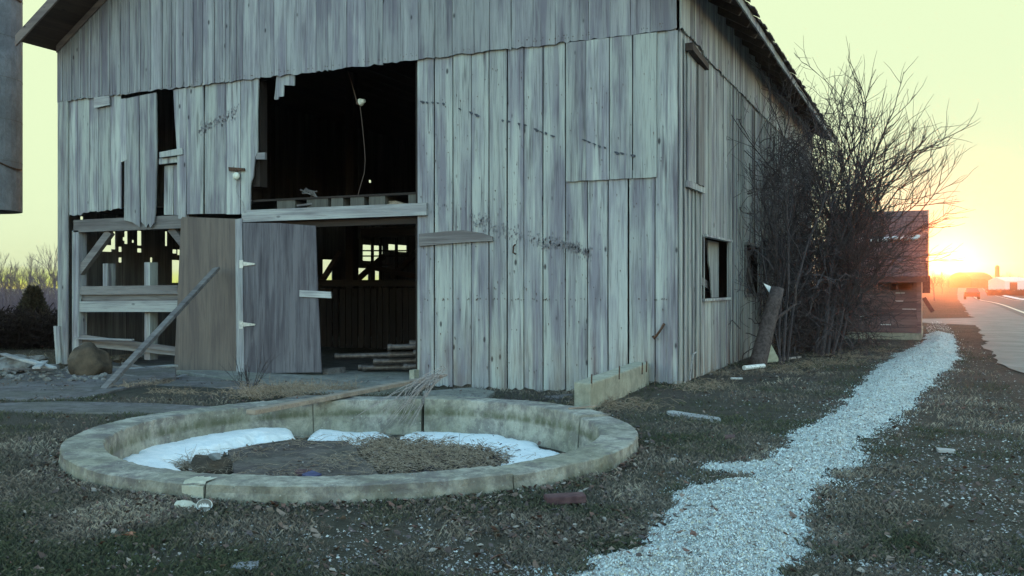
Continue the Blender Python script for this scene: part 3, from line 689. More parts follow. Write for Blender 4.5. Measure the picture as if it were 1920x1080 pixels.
for s in (-1, 1):
    ov_ = ovl if s < 0 else ov; ex = (BL - ov_ - .01) if s < 0 else ov + .01; zz = EAVE_Z - PITCH * ov_; top = EAVE_Z - PITCH * RIDGE_X
    rk.add([(ex, -fo - .035, zz - 0.12), (RIDGE_X, -fo - .035, top - 0.12), (RIDGE_X, -fo - .035, top + .07), (ex, -fo - .035, zz + .07),
            (ex, -fo - .002, zz - 0.12), (RIDGE_X, -fo - .002, top - 0.12), (RIDGE_X, -fo - .002, top + .07), (ex, -fo - .002, zz + .07)],
           [(0, 1, 2, 3), (4, 7, 6, 5), (0, 4, 5, 1), (1, 5, 6, 2), (2, 6, 7, 3), (3, 7, 4, 0)], R.random())
rk.build('rake_board', 'rake', roof)
fr = MB()                                            # second board against the wall under the rake
for s in (-1, 1):
    ex = BL if s < 0 else 0.0
    fr.prism([(ex, EAVE_Z - 0.16), (RIDGE_X, EAVE_Z - PITCH * RIDGE_X - 0.16), (RIDGE_X, EAVE_Z - PITCH * RIDGE_X - 0.03), (ex, EAVE_Z - 0.03)], MF, 0.074, 0.10)
fr.build('frieze_board', 'rake', roof)
ff = MB(); y = -fo
while y < BY + fo - .1:
    ln = r2.uniform(2.2, 3.4); y1 = min(y + ln, BY + fo); dz = r2.uniform(-.015, .015)
    ff.box(ov + .012, ov + .037, y, y1 - .01, EAVE_Z - PITCH * ov - 0.07 + dz, EAVE_Z - PITCH * ov + 0.05 + dz); y = y1
ff.build('fascia', 'wood_side', roof)
sg = MB(); y = -fo                                     # ragged shingle edge
while y < BY + fo:
    w = r2.uniform(.12, .28); zz = EAVE_Z - PITCH * ov + 0.075 + r2.uniform(-.01, .02); x1 = ov + 0.06 + r2.uniform(0, .06)
    sg.add([(ov - .3, y, zz + .2), (x1, y, zz - .03), (x1, y + w - .01, zz - .03), (ov - .3, y + w - .01, zz + .2), (ov - .3, y, zz + .23), (x1, y, zz), (x1, y + w - .01, zz), (ov - .3, y + w - .01, zz + .23)],
           [(0, 1, 2, 3), (4, 7, 6, 5), (0, 4, 5, 1), (1, 5, 6, 2), (2, 6, 7, 3), (3, 7, 4, 0)], r2.random()); y += w
sg.build('shingle_edge', 'roof', roof)
for k in range(22):
    rt = MB(); y = 0.3 + k * 0.66; rt.beam((-0.05, y, EAVE_Z - 0.09), (ov - .02, y, EAVE_Z - PITCH * ov - 0.085), 0.06, 0.10); rt.build('rafter_tail', 'soffit', roof)
# floor, threshold
fl = MB(); fl.box(BL + 0.1, -0.08, 0.02, BY - 0.1, -0.26, -0.12); fl.build('floor', 'slab', barn)
# plywood doors
def front_panel(px, n0, n1, name, mat, parent=barn): 
    m = MB(); m.prism(fpoly(px), MF, n0, n1, R.random()); return m.build(name, mat, parent)
front_panel([(332, 697), (345, 410), (347, 407), (456, 411), (458, 700), (400, 699)], 0.05, 0.066, 'plywood_panel', 'ply_tan')
jb = front_panel([(449, 412), (461, 410), (463, 560), (466, 699), (451, 703), (450, 560)], 0.068, 0.10, 'door_jamb', 'wood_up')
dr = front_panel([(463, 418), (530, 419), (598, 424), (602, 540), (609, 697), (540, 698), (466, 699)], 0.072, 0.090, 'plywood_door', 'ply_grey')
for py in (495, 608):
    m = MB(); m.prism(fpoly([(457, py - 7), (464, py - 7), (464, py + 8), (457, py + 8)]), MF, 0.1015, 0.106)
    m.prism(fpoly([(464.5, py - 4), (486, py - 1), (486, py + 1.5), (464.5, py + 4)]), MF, 0.0915, 0.106); m.build('hinge', 'steel', dr)
m = MB(); m.prism(fpoly([(570, 544), (628, 547), (629, 559), (570, 556)]), MF, 0.092, 0.115); m.build('door_bar', 'wood_h', dr)
# battens, scraps, marks on the siding
bt = MB(); bt.prism(fpoly([(789, 439), (840, 434), (872, 432), (905, 437), (926, 444), (927, 452), (870, 455), (789, 462)]), MF, 0.032, 0.062); bt.build('nailed_board', 'timber', barn)
bt = MB(); bt.prism(fpoly([(183, 184), (211, 181), (212, 198), (183, 204)]), MF, 0.062, 0.08); bt.build('nailed_scrap', 'wood_h', barn)
bt = MB(); bt.prism(fpoly([(520, 144), (554, 139), (553, 161), (534, 160), (533, 181), (524, 182), (523, 187), (516, 187)]), MF, 0.0, 0.022); bt.build('board_remnant', 'wood', barn)
bt = MB(); bt.prism(fpoly([(481, 287), (498, 286), (498, 299), (481, 299)]), MF, -0.03, 0.02); bt.build('block', 'wood_h', barn)
tm = MB(); rt_ = random.Random(5)
xs = np.linspace(790, 1225, 44)
for i in range(43):
    if rt_.random() < 0.36: continue
    a, b = xs[i], xs[i] + rt_.uniform(5, 10); f = lambda v: 186 + (v - 790) * 0.262 + 3.0 * math.sin(v * .05)
    h = rt_.uniform(2.0, 5.0); k = rt_.uniform(-1, 1)
    n_ = 0.0625 if a > 1058 else 0.0335
    tm.prism(fpoly([(a, f(a) + k), ((a + b) / 2, f((a + b) / 2) + k - h * .3), (b, f(b) + k), (b - 1, f(b) + k + h * .6), ((a + b) / 2, f((a + b) / 2) + k + h), (a + 1, f(a) + k + h * .5)]), MF, n_, n_ + 0.004)
    if rt_.random() < .25: tm.prism(fpoly([(a + 3, f(a) + 1), (a + 4.4, f(a) + 1), (a + 4, f(a) + rt_.uniform(8, 16))]), MF, n_, n_ + 0.003)
tm.build('tar_seam', 'tar', barn)
def speckband(mb, pts, n, spread, sz, n_, seed):
    r = random.Random(seed)
    for _ in range(n):
        t = r.random() * (len(pts) - 1); i = int(t); u = t - i; a = pts[i]; b = pts[i + 1]
        x = a[0] + (b[0] - a[0]) * u; y = a[1] + (b[1] - a[1]) * u + r.gauss(0, spread); s = r.uniform(*sz) * .75; e = r.uniform(1, 5)
        mb.prism(fpoly([(x, y), (x + s, y + r.uniform(-.5, .5)), (x + s * .7, y + s * e), (x - .3, y + s * e * .7)]), MF, n_, n_ + 0.002)
tm = MB(); speckband(tm, [(880, 405), (930, 425), (1000, 448), (1060, 458), (1110, 476)], 260, 7, (0.8, 2.4), 0.0335, 1)
speckband(tm, [(1010, 452), (1060, 456), (1108, 470)], 120, 5, (1, 3), 0.0335, 2)
speckband(tm, [(375, 246), (400, 232), (450, 206)], 150, 6, (.8, 2.0), 0.033, 3)
speckband(tm, [(795, 390), (860, 392), (930, 408)], 50, 7, (0.7, 1.6), 0.0335, 4)
tag(tm.build('tar_residue', 'stain', barn), kind='stuff')
nl = MB(); r3 = random.Random(8)
for _ in range(60):
    x = r3.uniform(788, 1255); y = 561 + r3.uniform(-1.5, 1.5); nl.prism(fpoly([(x, y - 1), (x + 1.2, y - 1), (x + 1.1, y + r3.uniform(.6, 3)), (x + .1, y + 1)]), MF, 0.0335, 0.0355)
for _ in range(170):
    x = r3.uniform(120, 1255); 
    zz = FP(x, 500)[1]; x_, _z = FP(x, 300); z_ = SEAM + r3.choice([0.05, 0.09, .06]) ; nl.prism([(x_, z_), (x_ + .008, z_), (x_ + .007, z_ + .012), (x_, z_ + .01)], MF, 0.0605, 0.064)
for _ in range(260):
    x = r3.uniform(790, 1255); y = r3.uniform(120, 700); s = r3.uniform(.7, 1.5); n_ = 0.063 if (1060 < x < 1232 and y < 335) else 0.0335
    nl.prism(fpoly([(x, y), (x + s, y), (x + s * .8, y + s * r3.uniform(1, 5)), (x + .1, y + s)]), MF, n_, n_ + .002)
tag(nl.build('nails', 'rust', barn), kind='stuff')
hk = MB(); hk.tube([(*MF(*FP(968, 459), 0.04),), (*MF(*FP(968, 462), 0.09),), (*MF(*FP(967, 474), 0.09),), (*MF(*FP(972, 477), 0.08),)], 0.012, 6); hk.build('iron_hook', 'rust', barn)
hk = MB(); hk.tube([MF(*FP(1247, 607), 0.05), MF(*FP(1243, 617), 0.10), MF(*FP(1236, 627), 0.10), MF(*FP(1230, 633), 0.09), MF(*FP(1227, 630), 0.08)], [0.02, 0.016, 0.018, 0.024, 0.018], 6); hk.build('iron_latch', 'rust', barn)

# hanging insulator lights and cords: separate things
lampf = thing('wall_lamp', MF(*FP(448, 330), 0.04), 'small round cream porcelain lamp holder under a rusty bracket beside the hay door', 'lamp')
m = MB(); m.prism(fpoly([(433, 314), (462, 316), (463, 321), (434, 321)]), MF, 0.034, 0.065); m.tube([MF(*FP(448, 318), 0.05), MF(*FP(448, 326), 0.07)], 0.02, 6); m.build('bracket', 'rust', lampf)
m = MB(); c = MF(*FP(449, 331), 0.05)
m.tube([(c[0], c[1], c[2]), (c[0], c[1] - .02, c[2]), (c[0], c[1] - .045, c[2]), (c[0], c[1] - .06, c[2])], [0.045, 0.066, 0.06, 0.03], 14); m.build('porcelain_holder', 'porcelain', lampf, smoothf=True)
m = MB(); m.tube([MF(*FP(449, 338), 0.06), MF(*FP(446, 352), 0.045), MF(*FP(447, 362), 0.045), MF(*FP(459, 380), 0.05), MF(*FP(462, 398), 0.04)], 0.005, 4); m.build('cord', 'wire', lampf)
lamph = thing('hanging_lamp', FP(677, 192, 0.5)[0:1] + (0.5, FP(677, 192, 0.5)[1]), 'pale bulb holder hanging on a long cord in the open hay door', 'lamp')
m = MB(); y = 0.5; P = lambda a, b: (FP(a, b, y)[0], y, FP(a, b, y)[1])
m.tube([P(652, 132), P(660, 158), P(667, 182), P(670, 194)], 0.008, 4); m.tube([P(675, 198), P(679, 230), P(683, 270), P(685, 300), P(683, 325), P(677, 345), P(670, 372)], 0.006, 4); m.build('cord', 'wire_brown', lamph)
m = MB(); a = Vector(P(670, 194)); d = (Vector(P(684, 189)) - a); m.tube([a, a + d * .35], [.03, .045], 12); m.build('socket', 'wire_brown', lamph)
m = MB(); m.tube([a + d * .36, a + d * .55, a + d * .75, a + d], [.062, .06, .04, .03], 12); m.build('bulb_holder', 'porcelain', lamph)

# side wall pipe fittings
m = MB(); m.tube([(0.09, sy(1293), SP(1293, 660)[1]), (0.09, sy(1287), SP(1287, 664)[1]), (0.07, sy(1286), SP(1286, 690)[1]), (0.06, sy(1285), 0.02)], 0.012, 5)
m.build('conduit', 'wire', barn)

# ------------------------------------------------------------------ silo with chute, mostly out of frame at left
cpx = DP(-40, 400, 17.0); cr_ = 0.72
silo = thing('silo', (cpx.x - 2.6, cpx.y + 0.9, 0), 'round grey concrete silo with hanging ladder chute at the left edge', 'silo')
m = MB(); c0 = DP(-70, 535, 18.2) - RGT * 2.0; c0.z = -0.3
m.tube([c0, c0 + UP * 14], 2.0, 40); m.build('silo_wall', 'silo', silo)
m = MB(); zb_ = DP(0, 396, 17.0).z; k = 36
pr = DP(33, 396, 17.0); cc = Vector((pr.x, pr.y, 0)) - RGT * cr_
ring_o = [(cc.x + cr_ * math.cos(2 * math.pi * i / k), cc.y + cr_ * math.sin(2 * math.pi * i / k)) for i in range(k)]
ring_i = [(cc.x + (cr_ - .05) * math.cos(2 * math.pi * i / k), cc.y + (cr_ - .05) * math.sin(2 * math.pi * i / k)) for i in range(k)]
vs = [(x, y, zb_) for x, y in ring_o] + [(x, y, 13.5) for x, y in ring_o] + [(x, y, zb_) for x, y in ring_i] + [(x, y, 13.5) for x, y in ring_i]
fs = []
for i in range(k):
    j = (i + 1) % k; fs += [(i, j, j + k, i + k), (i + 2 * k, i + 3 * k, j + 3 * k, j + 2 * k), (i, i + 2 * k, j + 2 * k, j), (i + k, j + k, j + 3 * k, i + 3 * k)]
m.add(vs, fs, .3); m.build('chute', 'silo', silo, smoothf=False)
m = MB()
for zz, dz in ((FP(0, 240)[1] * 0 + DP(20, 262, 17).z, .55), (DP(20, 0, 17).z, .0)):
    pts = [(cc.x + (cr_ + .012) * math.cos(t), cc.y + (cr_ + .012) * math.sin(t), zz - dz * math.sin((t + 1.2))) for t in np.linspace(-3.0, .6, 24)]
    m.tube(pts, 0.016, 5); m.build('hoop', 'rust', silo); m = MB()
for zz in np.arange(zb_ + .9, 13, .76):
    m = MB(); pts = [(cc.x + (cr_ + .001) * math.cos(t), cc.y + (cr_ + .001) * math.sin(t), zz) for t in np.linspace(-3.1, 3.1, 48)]; m.tube(pts, 0.004, 4); m.build('stave_joint', 'slab', silo)

# ------------------------------------------------------------------ shed by the road
SX1, SY0 = GP(1727, 636)[0], GP(1727, 638)[1]; SX0 = 0.75; SY1 = SY0 + 4.4
ZE = EYE.z + (PHY - 500) * ((SY0 - EYE.y) / (ray(1727, 500).y)) / FOC; ZE = 1.70
shed = thing('shed', ((SX0 + SX1) / 2, (SY0 + SY1) / 2, 0), 'low brown board shed with old roof beside the road behind the shrub', 'shed')
m = MB(); m.box(SX0, SX1 + .02, SY0 - .02, SY1, -0.1, 0.16); m.build('foundation', 'conc_pale', shed)
m = MB(); zs = np.arange(0.17, ZE, 0.19); w_ = (SX1 - 0.95, SX1 - 0.2); wz = (1.18, ZE - 0.12)
for zz in zs:
    z1 = min(zz + .185, ZE)
    if z1 > wz[0] and zz < wz[1]:
        m.box(SX0, w_[0], SY0 + R.uniform(0, .008), SY0 + .04, zz, z1); m.box(w_[1], SX1 - .09, SY0 + R.uniform(0, .008), SY0 + .04, zz, z1)
    else: m.box(SX0, SX1 - .09, SY0 + R.uniform(0, .008), SY0 + .04, zz, z1)
m.build('wall', 'redwood', shed)
m = MB()
for zz in zs[1:]:
    xx = SX0 + .6
    while xx < SX1 - .2:
        l_ = R.uniform(.05, .35)
        if R.random() < .5 and not (zz > wz[0] - .02 and xx + l_ > w_[0]): m.box(xx, min(xx + l_, SX1 - .1), SY0 - .006, SY0 - .001, zz - .012, zz + R.uniform(.0, .012))
        xx += l_ + R.uniform(.05, .4)
m.build('paint_remnants', 'white', shed)
m = MB()
for a_, b_ in ((w_[0] - .04, w_[0]), (w_[1], w_[1] + .04), (w_[0] + .42, w_[0] + .46)): m.box(a_, b_, SY0 - .012, SY0 + .03, wz[0], wz[1])
m.box(w_[0] - .06, w_[1] + .06, SY0 - .03, SY0 + .03, wz[0] - .05, wz[0] - .001); wn = m.build('window', 'redwood', shed)
m = MB(); m.box(w_[0] + .001, w_[0] + .30, SY0 + .01, SY0 + .025, wz[0] + .001, wz[1]); m.build('pane', 'glass', wn)
m = MB(); m.box(SX1 - .09, SX1 + .012, SY0 - .012, SY0 + .05, 0.165, ZE); m.build('corner_board', 'redwood', shed)
m = MB(); boards(m, lambda a, z, n: (SX1 + n - .03, a, z), SY0 + .052, SY1, lambda a: ZE + 1.3 * (1 - abs(a - (SY0 + SY1) / 2) / 2.2), lambda a: .165, (.15, .2), seed=98, jag=0)
m.build('end_siding', 'shed_pale', shed)
m = MB(); m.box(SX0, SX0 + .04, SY0 + .05, SY1, .16, ZE + .1); m.box(SX0, SX1 - .04, SY1 - .04, SY1 - .001, .165, ZE); m.build('back_wall', 'redwood', shed)
ym = (SY0 + SY1) / 2; ZR = 3.22; o = .3; se = (ZR - ZE) / (ym - SY0)
rfm = MB(); rr3 = random.Random(3); rows = 11
for sgn in (-1, 1):
    for k in range(rows):
        d0 = (ym - SY0 + o) * k / rows; d1 = (ym - SY0 + o) * (k + 1.12) / rows
        xx = SX0 - .2
        while xx < SX1 + .10:
            w = min(rr3.uniform(.16, .34), SX1 + .14 + rr3.uniform(-.012, .012) - xx); jj = rr3.uniform(0, .02)
            y0, y1 = ym + sgn * d0, ym + sgn * (d1 + jj); z0 = ZR - se * d0 + .0; z1 = ZR - se * d1 + .018 + rr3.uniform(0, .008)
            rfm.add([(xx, y0, z0), (xx + w - .006, y0, z0), (xx + w - .006, y1, z1), (xx, y1, z1), (xx, y0, z0 + .02), (xx + w - .006, y0, z0 + .02), (xx + w - .006, y1, z1 + .02), (xx, y1, z1 + .02)],
                    [(0, 1, 2, 3), (4, 7, 6, 5), (0, 4, 5, 1), (1, 5, 6, 2), (2, 6, 7, 3), (3, 7, 4, 0)], rr3.random()); xx += w
rfs = rfm.build('roof', 'roof_red', shed)
m = MB()
for sgn in (-1, 1): m.beam((SX1 + .15, ym + sgn * (ym - SY0 + o), ZE - se * o - .03), (SX1 + .15, ym, ZR - .03), .03, .14)
m.build('rake_board', 'redwood', rfs)
m = MB(); m.box(SX0, SX1 + .1, SY0 - o, SY0 - o + .03, ZE - se * o - .12, ZE - se * o + .0); m.build('fascia', 'redwood', rfs)
ms = MB()
for k in range(26):
    xx = SX0 + .2 + (SX1 - SX0 - .3) * k / 25 + R.uniform(-.05, .05); d = 1.28 + R.uniform(-.04, .04) - .12 * k / 25; hw = R.uniform(.05, .10) * (1 if k > 4 else .5)
    y0, z0 = ym - d, ZR - se * d + .07
    rock_mb(ms, (xx, y0, z0), .13, (1.0, hw * 1.5 / .11, .35), k, 2, .3)
tag(ms.build('snow', 'snow', origin='auto', smoothf=True), 'thin band of old snow lying across the brown shed roof', 'snow', kind='stuff')
# mailbox on shed end
mbx = thing('mailbox', (SX1 + .1, SY0 + 2.2, 1.0), 'small dark red metal box mounted on the road end of the shed', 'mailbox')
m = MB(); m.box(SX1 + .02, SX1 + .2, SY0 + 2.0, SY0 + 2.3, 1.1, 1.55); m.build('box', 'brick', mbx)
m = MB(); m.beam((SX1 + .05, SY0 + 2.1, .98), (SX1 + .26, SY0 + 2.1, .62), .04, .1); m.build('flag', 'brick', mbx)

# ------------------------------------------------------------------ concrete ring
ring = thing('concrete_ring', (RC.x, RC.y, 0), 'large low circular concrete ring wall with cracks in front of the barn', 'concrete ring')
def ring_xy(t, s): 
    return (RC.x + RGT.x * RA * s * math.cos(t) + FWD.x * RB * s * math.sin(t), RC.y + RGT.y * RA * s * math.cos(t) + FWD.y * RB * s * math.sin(t))
def ring_segment(t0, t1, name, seed, dz=0.0, push=0.0):
    m = MB(); r = random.Random(seed); n = max(8, int((t1 - t0) / math.radians(0.7)))
    prof = [(1.004, -0.15), (1.002, 0.02), (1.0, 0.06), (1.0, 0.104), (0.994, 0.111), (0.96, 0.112), (0.92, 0.112), (0.885, 0.112), (0.872, 0.110), (0.868, 0.10), (0.864, -0.02), (0.860, -0.15), (0.857, -0.36)]
    vs = []
    for i in range(n + 1):
        t = t0 + (t1 - t0) * i / n
        back = 0.5 + 0.5 * math.sin(t)
        for j, (s, z) in enumerate(prof):
            jn = noise.noise(Vector((math.cos(t) * 6, math.sin(t) * 6, j * .7 + seed))) * .004 + noise.noise(Vector((math.cos(t) * 30, math.sin(t) * 30, j * 2.0 + seed))) * .004
            e = .35 if 0 < i < n else 0
            x, y = ring_xy(t, s + push + jn)
            zz = z + (dz if z > 0 else 0) + (noise.noise(Vector((math.cos(t) * 4, math.sin(t) * 4, seed + 2))) * .012 + noise.noise(Vector((math.cos(t) * 45, math.sin(t) * 45, seed + j * 1.3))) * .006 if z > 0 else 0)
            vs.append((x, y, zz))
    k = len(prof)
    fs = [(i * k + j, i * k + j + 1, (i + 1) * k + j + 1, (i + 1) * k + j) for i in range(n) for j in range(k - 1)]
    fs += [tuple(range(k)), tuple(range(n * k + k - 1, n * k - 1, -1))]
    m.add(vs, fs, r.random()); m.build(name, 'conc', ring)
def ang_back(px):                                    # angle of the ring's inner wall seen at pixel px (rear half)
    best = None
    for i in range(0, 1800):
        t = math.pi * i / 1800; x, y = ring_xy(t, .86); d = Vector((x, y, 0)) - EYE; p = PCX + FOC * d.dot(RGT) / d.dot(FWD)
        if best is None or abs(p - px) < best[0]: best = (abs(p - px), t)
    return best[1]
def ang_front(px):
    best = None
    for i in range(0, 1800):
        t = -math.pi * i / 1800; x, y = ring_xy(t, 1.0); d = Vector((x, y, 0)) - EYE; p = PCX + FOC * d.dot(RGT) / d.dot(FWD)
        if best is None or abs(p - px) < best[0]: best = (abs(p - px), t)
    return best[1]
tb1, tb2, tb3 = ang_back(792), ang_back(1083), ang_back(588)
tf1, tf2 = ang_front(963), ang_front(386)
segs = [(tf1, tb2 - .012, 0.0, 0.0), (tb2 + .012, tb1 - .008, 0.012, 0.004), (tb1 + .008, tb3, 0.0, -0.002), (tb3 + .004, 2 * math.pi + tf2 - .003, 0.0, 0.0), (tf2 + .003, tf1 - .005, 0.008, 0.002)]
for i, (a, b, dz, pu) in enumerate(segs): ring_segment(a, b, 'wall_segment', i + 1, dz, pu)
m = MB()                                              # mortar patch on the front rim
for k in range(7):
    pass
ta, tb_ = ang_front(342), ang_front(383)
vs = []; n = 8
for i in range(n + 1):
    t = 2 * math.pi + ta + (tb_ - ta) * i / n; wv = [1.003, 1.004, .99, .94 + .008 * math.sin(i * 2.2)]
    for s, z in zip(wv, (0.0 + .05 * (1 - i / n) + .01 * math.sin(i * 3), .094, .121, .123)): x, y = ring_xy(t, s); vs.append((x, y, z))
fs = [(i * 4 + j, i * 4 + j + 1, (i + 1) * 4 + j + 1, (i + 1) * 4 + j) for i in range(n) for j in range(3)]
m.add(vs, fs, .4); m.build('mortar_patch', 'conc_patch', ring)

# contents of the ring
def inring(x, y): return ring_r(x, y)
snow_polys = [gpoly(q_, PIT + .05) for q_ in (
    [(180, 925), (215, 880), (280, 838), (360, 812), (440, 798), (520, 792), (566, 794), (562, 816), (540, 824), (470, 832), (425, 843), (375, 858), (340, 868), (352, 880), (330, 895), (300, 925)],
    [(574, 790), (640, 788), (722, 790), (716, 815), (702, 826), (640, 832), (590, 828), (570, 818)],
    [(762, 792), (820, 797), (880, 803), (950, 812), (1010, 828), (1070, 848), (1110, 870), (1000, 925), (915, 905), (930, 880), (952, 868), (940, 850), (905, 836), (830, 830), (765, 824), (756, 812)])]
def snow_sd(x, y): return np.maximum.reduce([sdf(np.c_[x, y], q_) for q_ in snow_polys])
xs = np.arange(-2.4, 2.4, 0.035); UX, UY = np.meshgrid(xs, xs, indexing='ij'); u = UX.ravel(); v = UY.ravel()
x = RC.x + RGT.x * u + FWD.x * v; y = RC.y + RGT.y * u + FWD.y * v
sd_ = snow_sd(x, y) + .12 * vnoise(x, y, 4, 41) + .10 * vnoise(x, y, 11, 42) + .05 * vnoise(x, y, 25, 45) + .04
z = PIT - .02 + .055 * smooth(-.01, .13, sd_) + .03 * vnoise(x, y, 4, 43) * smooth(0, .2, sd_) + .010 * vnoise(x, y, 16, 44) * smooth(0, .1, sd_)
z = z + .10 * smooth(-.3, -1.3, u) * smooth(.45, .86, ring_r(x, y)) * smooth(0, .15, sd_)
keep = (sd_ > -.02) & (ring_r(x, y) < .875); I = np.arange(len(x)).reshape(UX.shape); k3 = keep.reshape(UX.shape)
q = k3[:-1, :-1] & k3[1:, :-1] & k3[1:, 1:] & k3[:-1, 1:]; F = np.c_[I[:-1, :-1][q], I[1:, :-1][q], I[1:, 1:][q], I[:-1, 1:][q]]
used = np.unique(F); rm = -np.ones(len(x), int); rm[used] = np.arange(len(used))
so = raw('snow', np.c_[x, y, z][used], rm[F], None, 'snow'); so.data.polygons.foreach_set('use_smooth', [True] * len(so.data.polygons))
tag(so, 'melting snow lying inside the concrete ring along its back wall', 'snow', kind='stuff')
# stone slab in the ring
m = MB(); sp = gpoly([(441, 898), (436, 870), (427, 845), (480, 834), (545, 825), (600, 828), (645, 827), (668, 840), (672, 855), (694, 870), (712, 893), (690, 903), (600, 907), (520, 906)], PIT + .07)
m.prism(sp, MG, PIT - .02, PIT + .075); tag(m.build('stone_slab', 'ringslab', origin='auto'), 'large flat dark stone slab lying inside the concrete ring', 'slab')
m = MB(); rock_mb(m, (*GP(395, 872, PIT + .05), PIT + .02), .22, (1.1, .8, .6), 4); tag(m.build('rock', 'rock_brown', origin='auto'), 'mossy brown stone next to the slab and snow inside the ring', 'rock')
m = MB(); rock_mb(m, (*GP(404, 868, PIT + .1), PIT + .15), .055, (1.1, .8, .6), 9); tag(m.build('stone', 'rock', origin='auto'), 'small pale stone on the mossy brown stone inside the ring', 'stone')
m = MB(); m.prism(gpoly([(552, 886), (556, 882), (584, 882), (577, 891), (560, 892)], PIT + .09), MG, PIT + .078, PIT + .10); tag(m.build('tile_shard', 'brick', origin='auto'), 'flat red tile shard on the stone slab in the ring', 'tile')
m = MB(); m.prism(gpoly([(566, 890), (585, 883), (603, 890), (582, 897)], PIT + .11), MG, PIT + .102, PIT + .116); tag(m.build('tile_shard', 'slate_blue', origin='auto'), 'dark blue square tile shard overlapping the red shard', 'tile')

def straws(name, cen, n, h, rad, mat, label, cat, seed, flat=0.7, zf=None, thick=0.0022):
    r = random.Random(seed); m = MB()
    for _ in range(n):
        cx_, cy_ = r.choice(cen); x = cx_ + r.gauss(0, rad); y = cy_ + r.gauss(0, rad); z0 = (zf(x, y) if zf else tz(x, y))
        if z0 is None: continue
        d = Vector((r.gauss(0, 1), r.gauss(0, 1), r.uniform(.1, 1.5) * (1 - flat))).normalized(); L = h * r.uniform(.4, 1.3)
        p0 = Vector((x, y, z0 + r.uniform(0, .03))); mid = p0 + d * L * .5 + UP * L * .08; e = p0 + d * L + Vector((r.gauss(0, .1), r.gauss(0, .1), r.uniform(-.25, .05))) * L
        e.z = max(e.z, z0 + .004)
        m.tube([p0, mid, e], [thick, thick * .9, thick * .4], 3, False, r.random())
    o = m.build(name, mat, origin='auto', recalc=False); return tag(o, label, cat, kind='stuff')
zr = lambda x, y: (PIT + .01) if ring_r(np.array([x]), np.array([y]))[0] < .84 else None
cen = [GP(px, py, PIT) for px, py in ((700, 850), (740, 845), (780, 850), (820, 855), (870, 850), (760, 870), (820, 880), (880, 875), (720, 880), (900, 860), (690, 835), (800, 838))]
straws('dead_grass', cen, 2600, .16, .17, 'straw', 'tangled dead stalks covering the right half of the ring floor', 'dead grass', 3, .75, zr)
straws('dead_leaves', cen, 900, .07, .2, 'bark', 'dark rotting stems among the straw inside the ring', 'dead leaves', 5, .9, zr, .006)
zsl = lambda x, y: (PIT + .08) if ring_r(np.array([x]), np.array([y]))[0] < .80 else None
straws('dead_grass', [GP(px, py, PIT + .07) for px, py in ((655, 840), (680, 860), (640, 870), (600, 890), (560, 835), (480, 850), (500, 890), (690, 885))], 260, .17, .16, 'straw', 'loose straw strewn over the dark stone slab', 'dead grass', 23, .95, zsl, .0018)
cen = [GP(px, py, PIT) for px, py in ((370, 880), (400, 885), (430, 880), (350, 872))]
straws('dead_grass', cen, 420, .17, .09, 'straw', 'dead stalks around the brown stone at the left inside the ring', 'dead grass', 8, .6, zr)

# dead branch hanging over the back rim
brn = thing('dead_branch', (*GP(820, 745), 0), 'pale dead branch bundle leaning over the back rim into the ring', 'branch')
m = MB(); r = random.Random(2)
base = DP(836, 712, 10.3)
tip = DP(735, 795, 9.15)
for k in range(26):
    st = base.lerp(tip, r.uniform(0, .25)) + Vector((r.gauss(0, .02), r.gauss(0, .02), r.uniform(0.04, .16)))
    en = tip + RGT * r.gauss(-.02, .16) + FWD * r.gauss(.0, .08) + UP * r.uniform(-.06, .14)
    md = st.lerp(en, .5) + UP * r.uniform(.04, .12) + RGT * r.gauss(0, .05)
    m.tube([st, st.lerp(md, .5) + UP * .02, md, en], [.006, .005, .004, .0018], 3, False)
m.build('twigs', 'twig', brn, recalc=False)
m = MB(); m.tube([base + UP * .05, base.lerp(tip, .3) + UP * .15, base.lerp(tip, .6) + UP * .14], [.016, .012, .008], 6); m.build('stem', 'twig', brn)

# round disc against the ring, rocks, brick, leaf, litter
dc = thing('emblem_disc', (*GP(382, 958), 0), 'small round grey disc with a pale crown-like mark propped against the ring', 'disc')
c = Vector((*GP(383, 959), 0.005)); fc = (EYE - c); fc.z = 0; fc.normalize(); nrm = (fc + UP * .35).normalized(); rt_v = UP.cross(fc).normalized(); upv = nrm.cross(rt_v).normalized()
cen0 = c + UP * .033 + fc * .01
def dpt(a, b, n=0): return cen0 + rt_v * a + upv * b + nrm * n
m = MB(); m.add([dpt(.043 * math.cos(t), .034 * math.sin(t), s) for s in (0, -.008) for t in np.linspace(0, 2 * math.pi, 24, False)], [tuple(range(24)), tuple(range(47, 23, -1))] + [(i, (i + 1) % 24, (i + 1) % 24 + 24, i + 24) for i in range(24)]); m.build('plate', 'slab_pale', dc)
m = MB(); m.tube([dpt(.043 * math.cos(t), .034 * math.sin(t), .001) for t in np.linspace(0, 2 * math.pi, 25)], .0026, 5); m.build('rim', 'steel', dc)
m = MB(); mk = [(-.032, -.012), (-.030, 0), (-.022, .004), (-.018, .010), (-.014, -.002), (-.009, .014), (-.003, .002), (0, .015), (.004, 0), (.008, .014), (.013, -.002), (.019, .008), (.023, -.003), (.030, -.008), (.018, -.013), (.004, -.010), (-.006, -.009), (-.018, -.012)]
m.add([dpt(a, b, .0015) for a, b in mk] + [dpt(a, b, .0045) for a, b in mk], [tuple(range(len(mk))), tuple(range(2 * len(mk) - 1, len(mk) - 1, -1))] + [(i, (i + 1) % len(mk), (i + 1) % len(mk) + len(mk), i + len(mk)) for i in range(len(mk))]); m.build('mark', 'white', dc)
m = MB(); rock_mb(m, (*GP(347, 955), .02), .055, (1.5, .8, .7), 5); tag(m.build('stone', 'conc_patch', origin='auto'), 'pale lump of concrete left of the small round disc', 'stone')
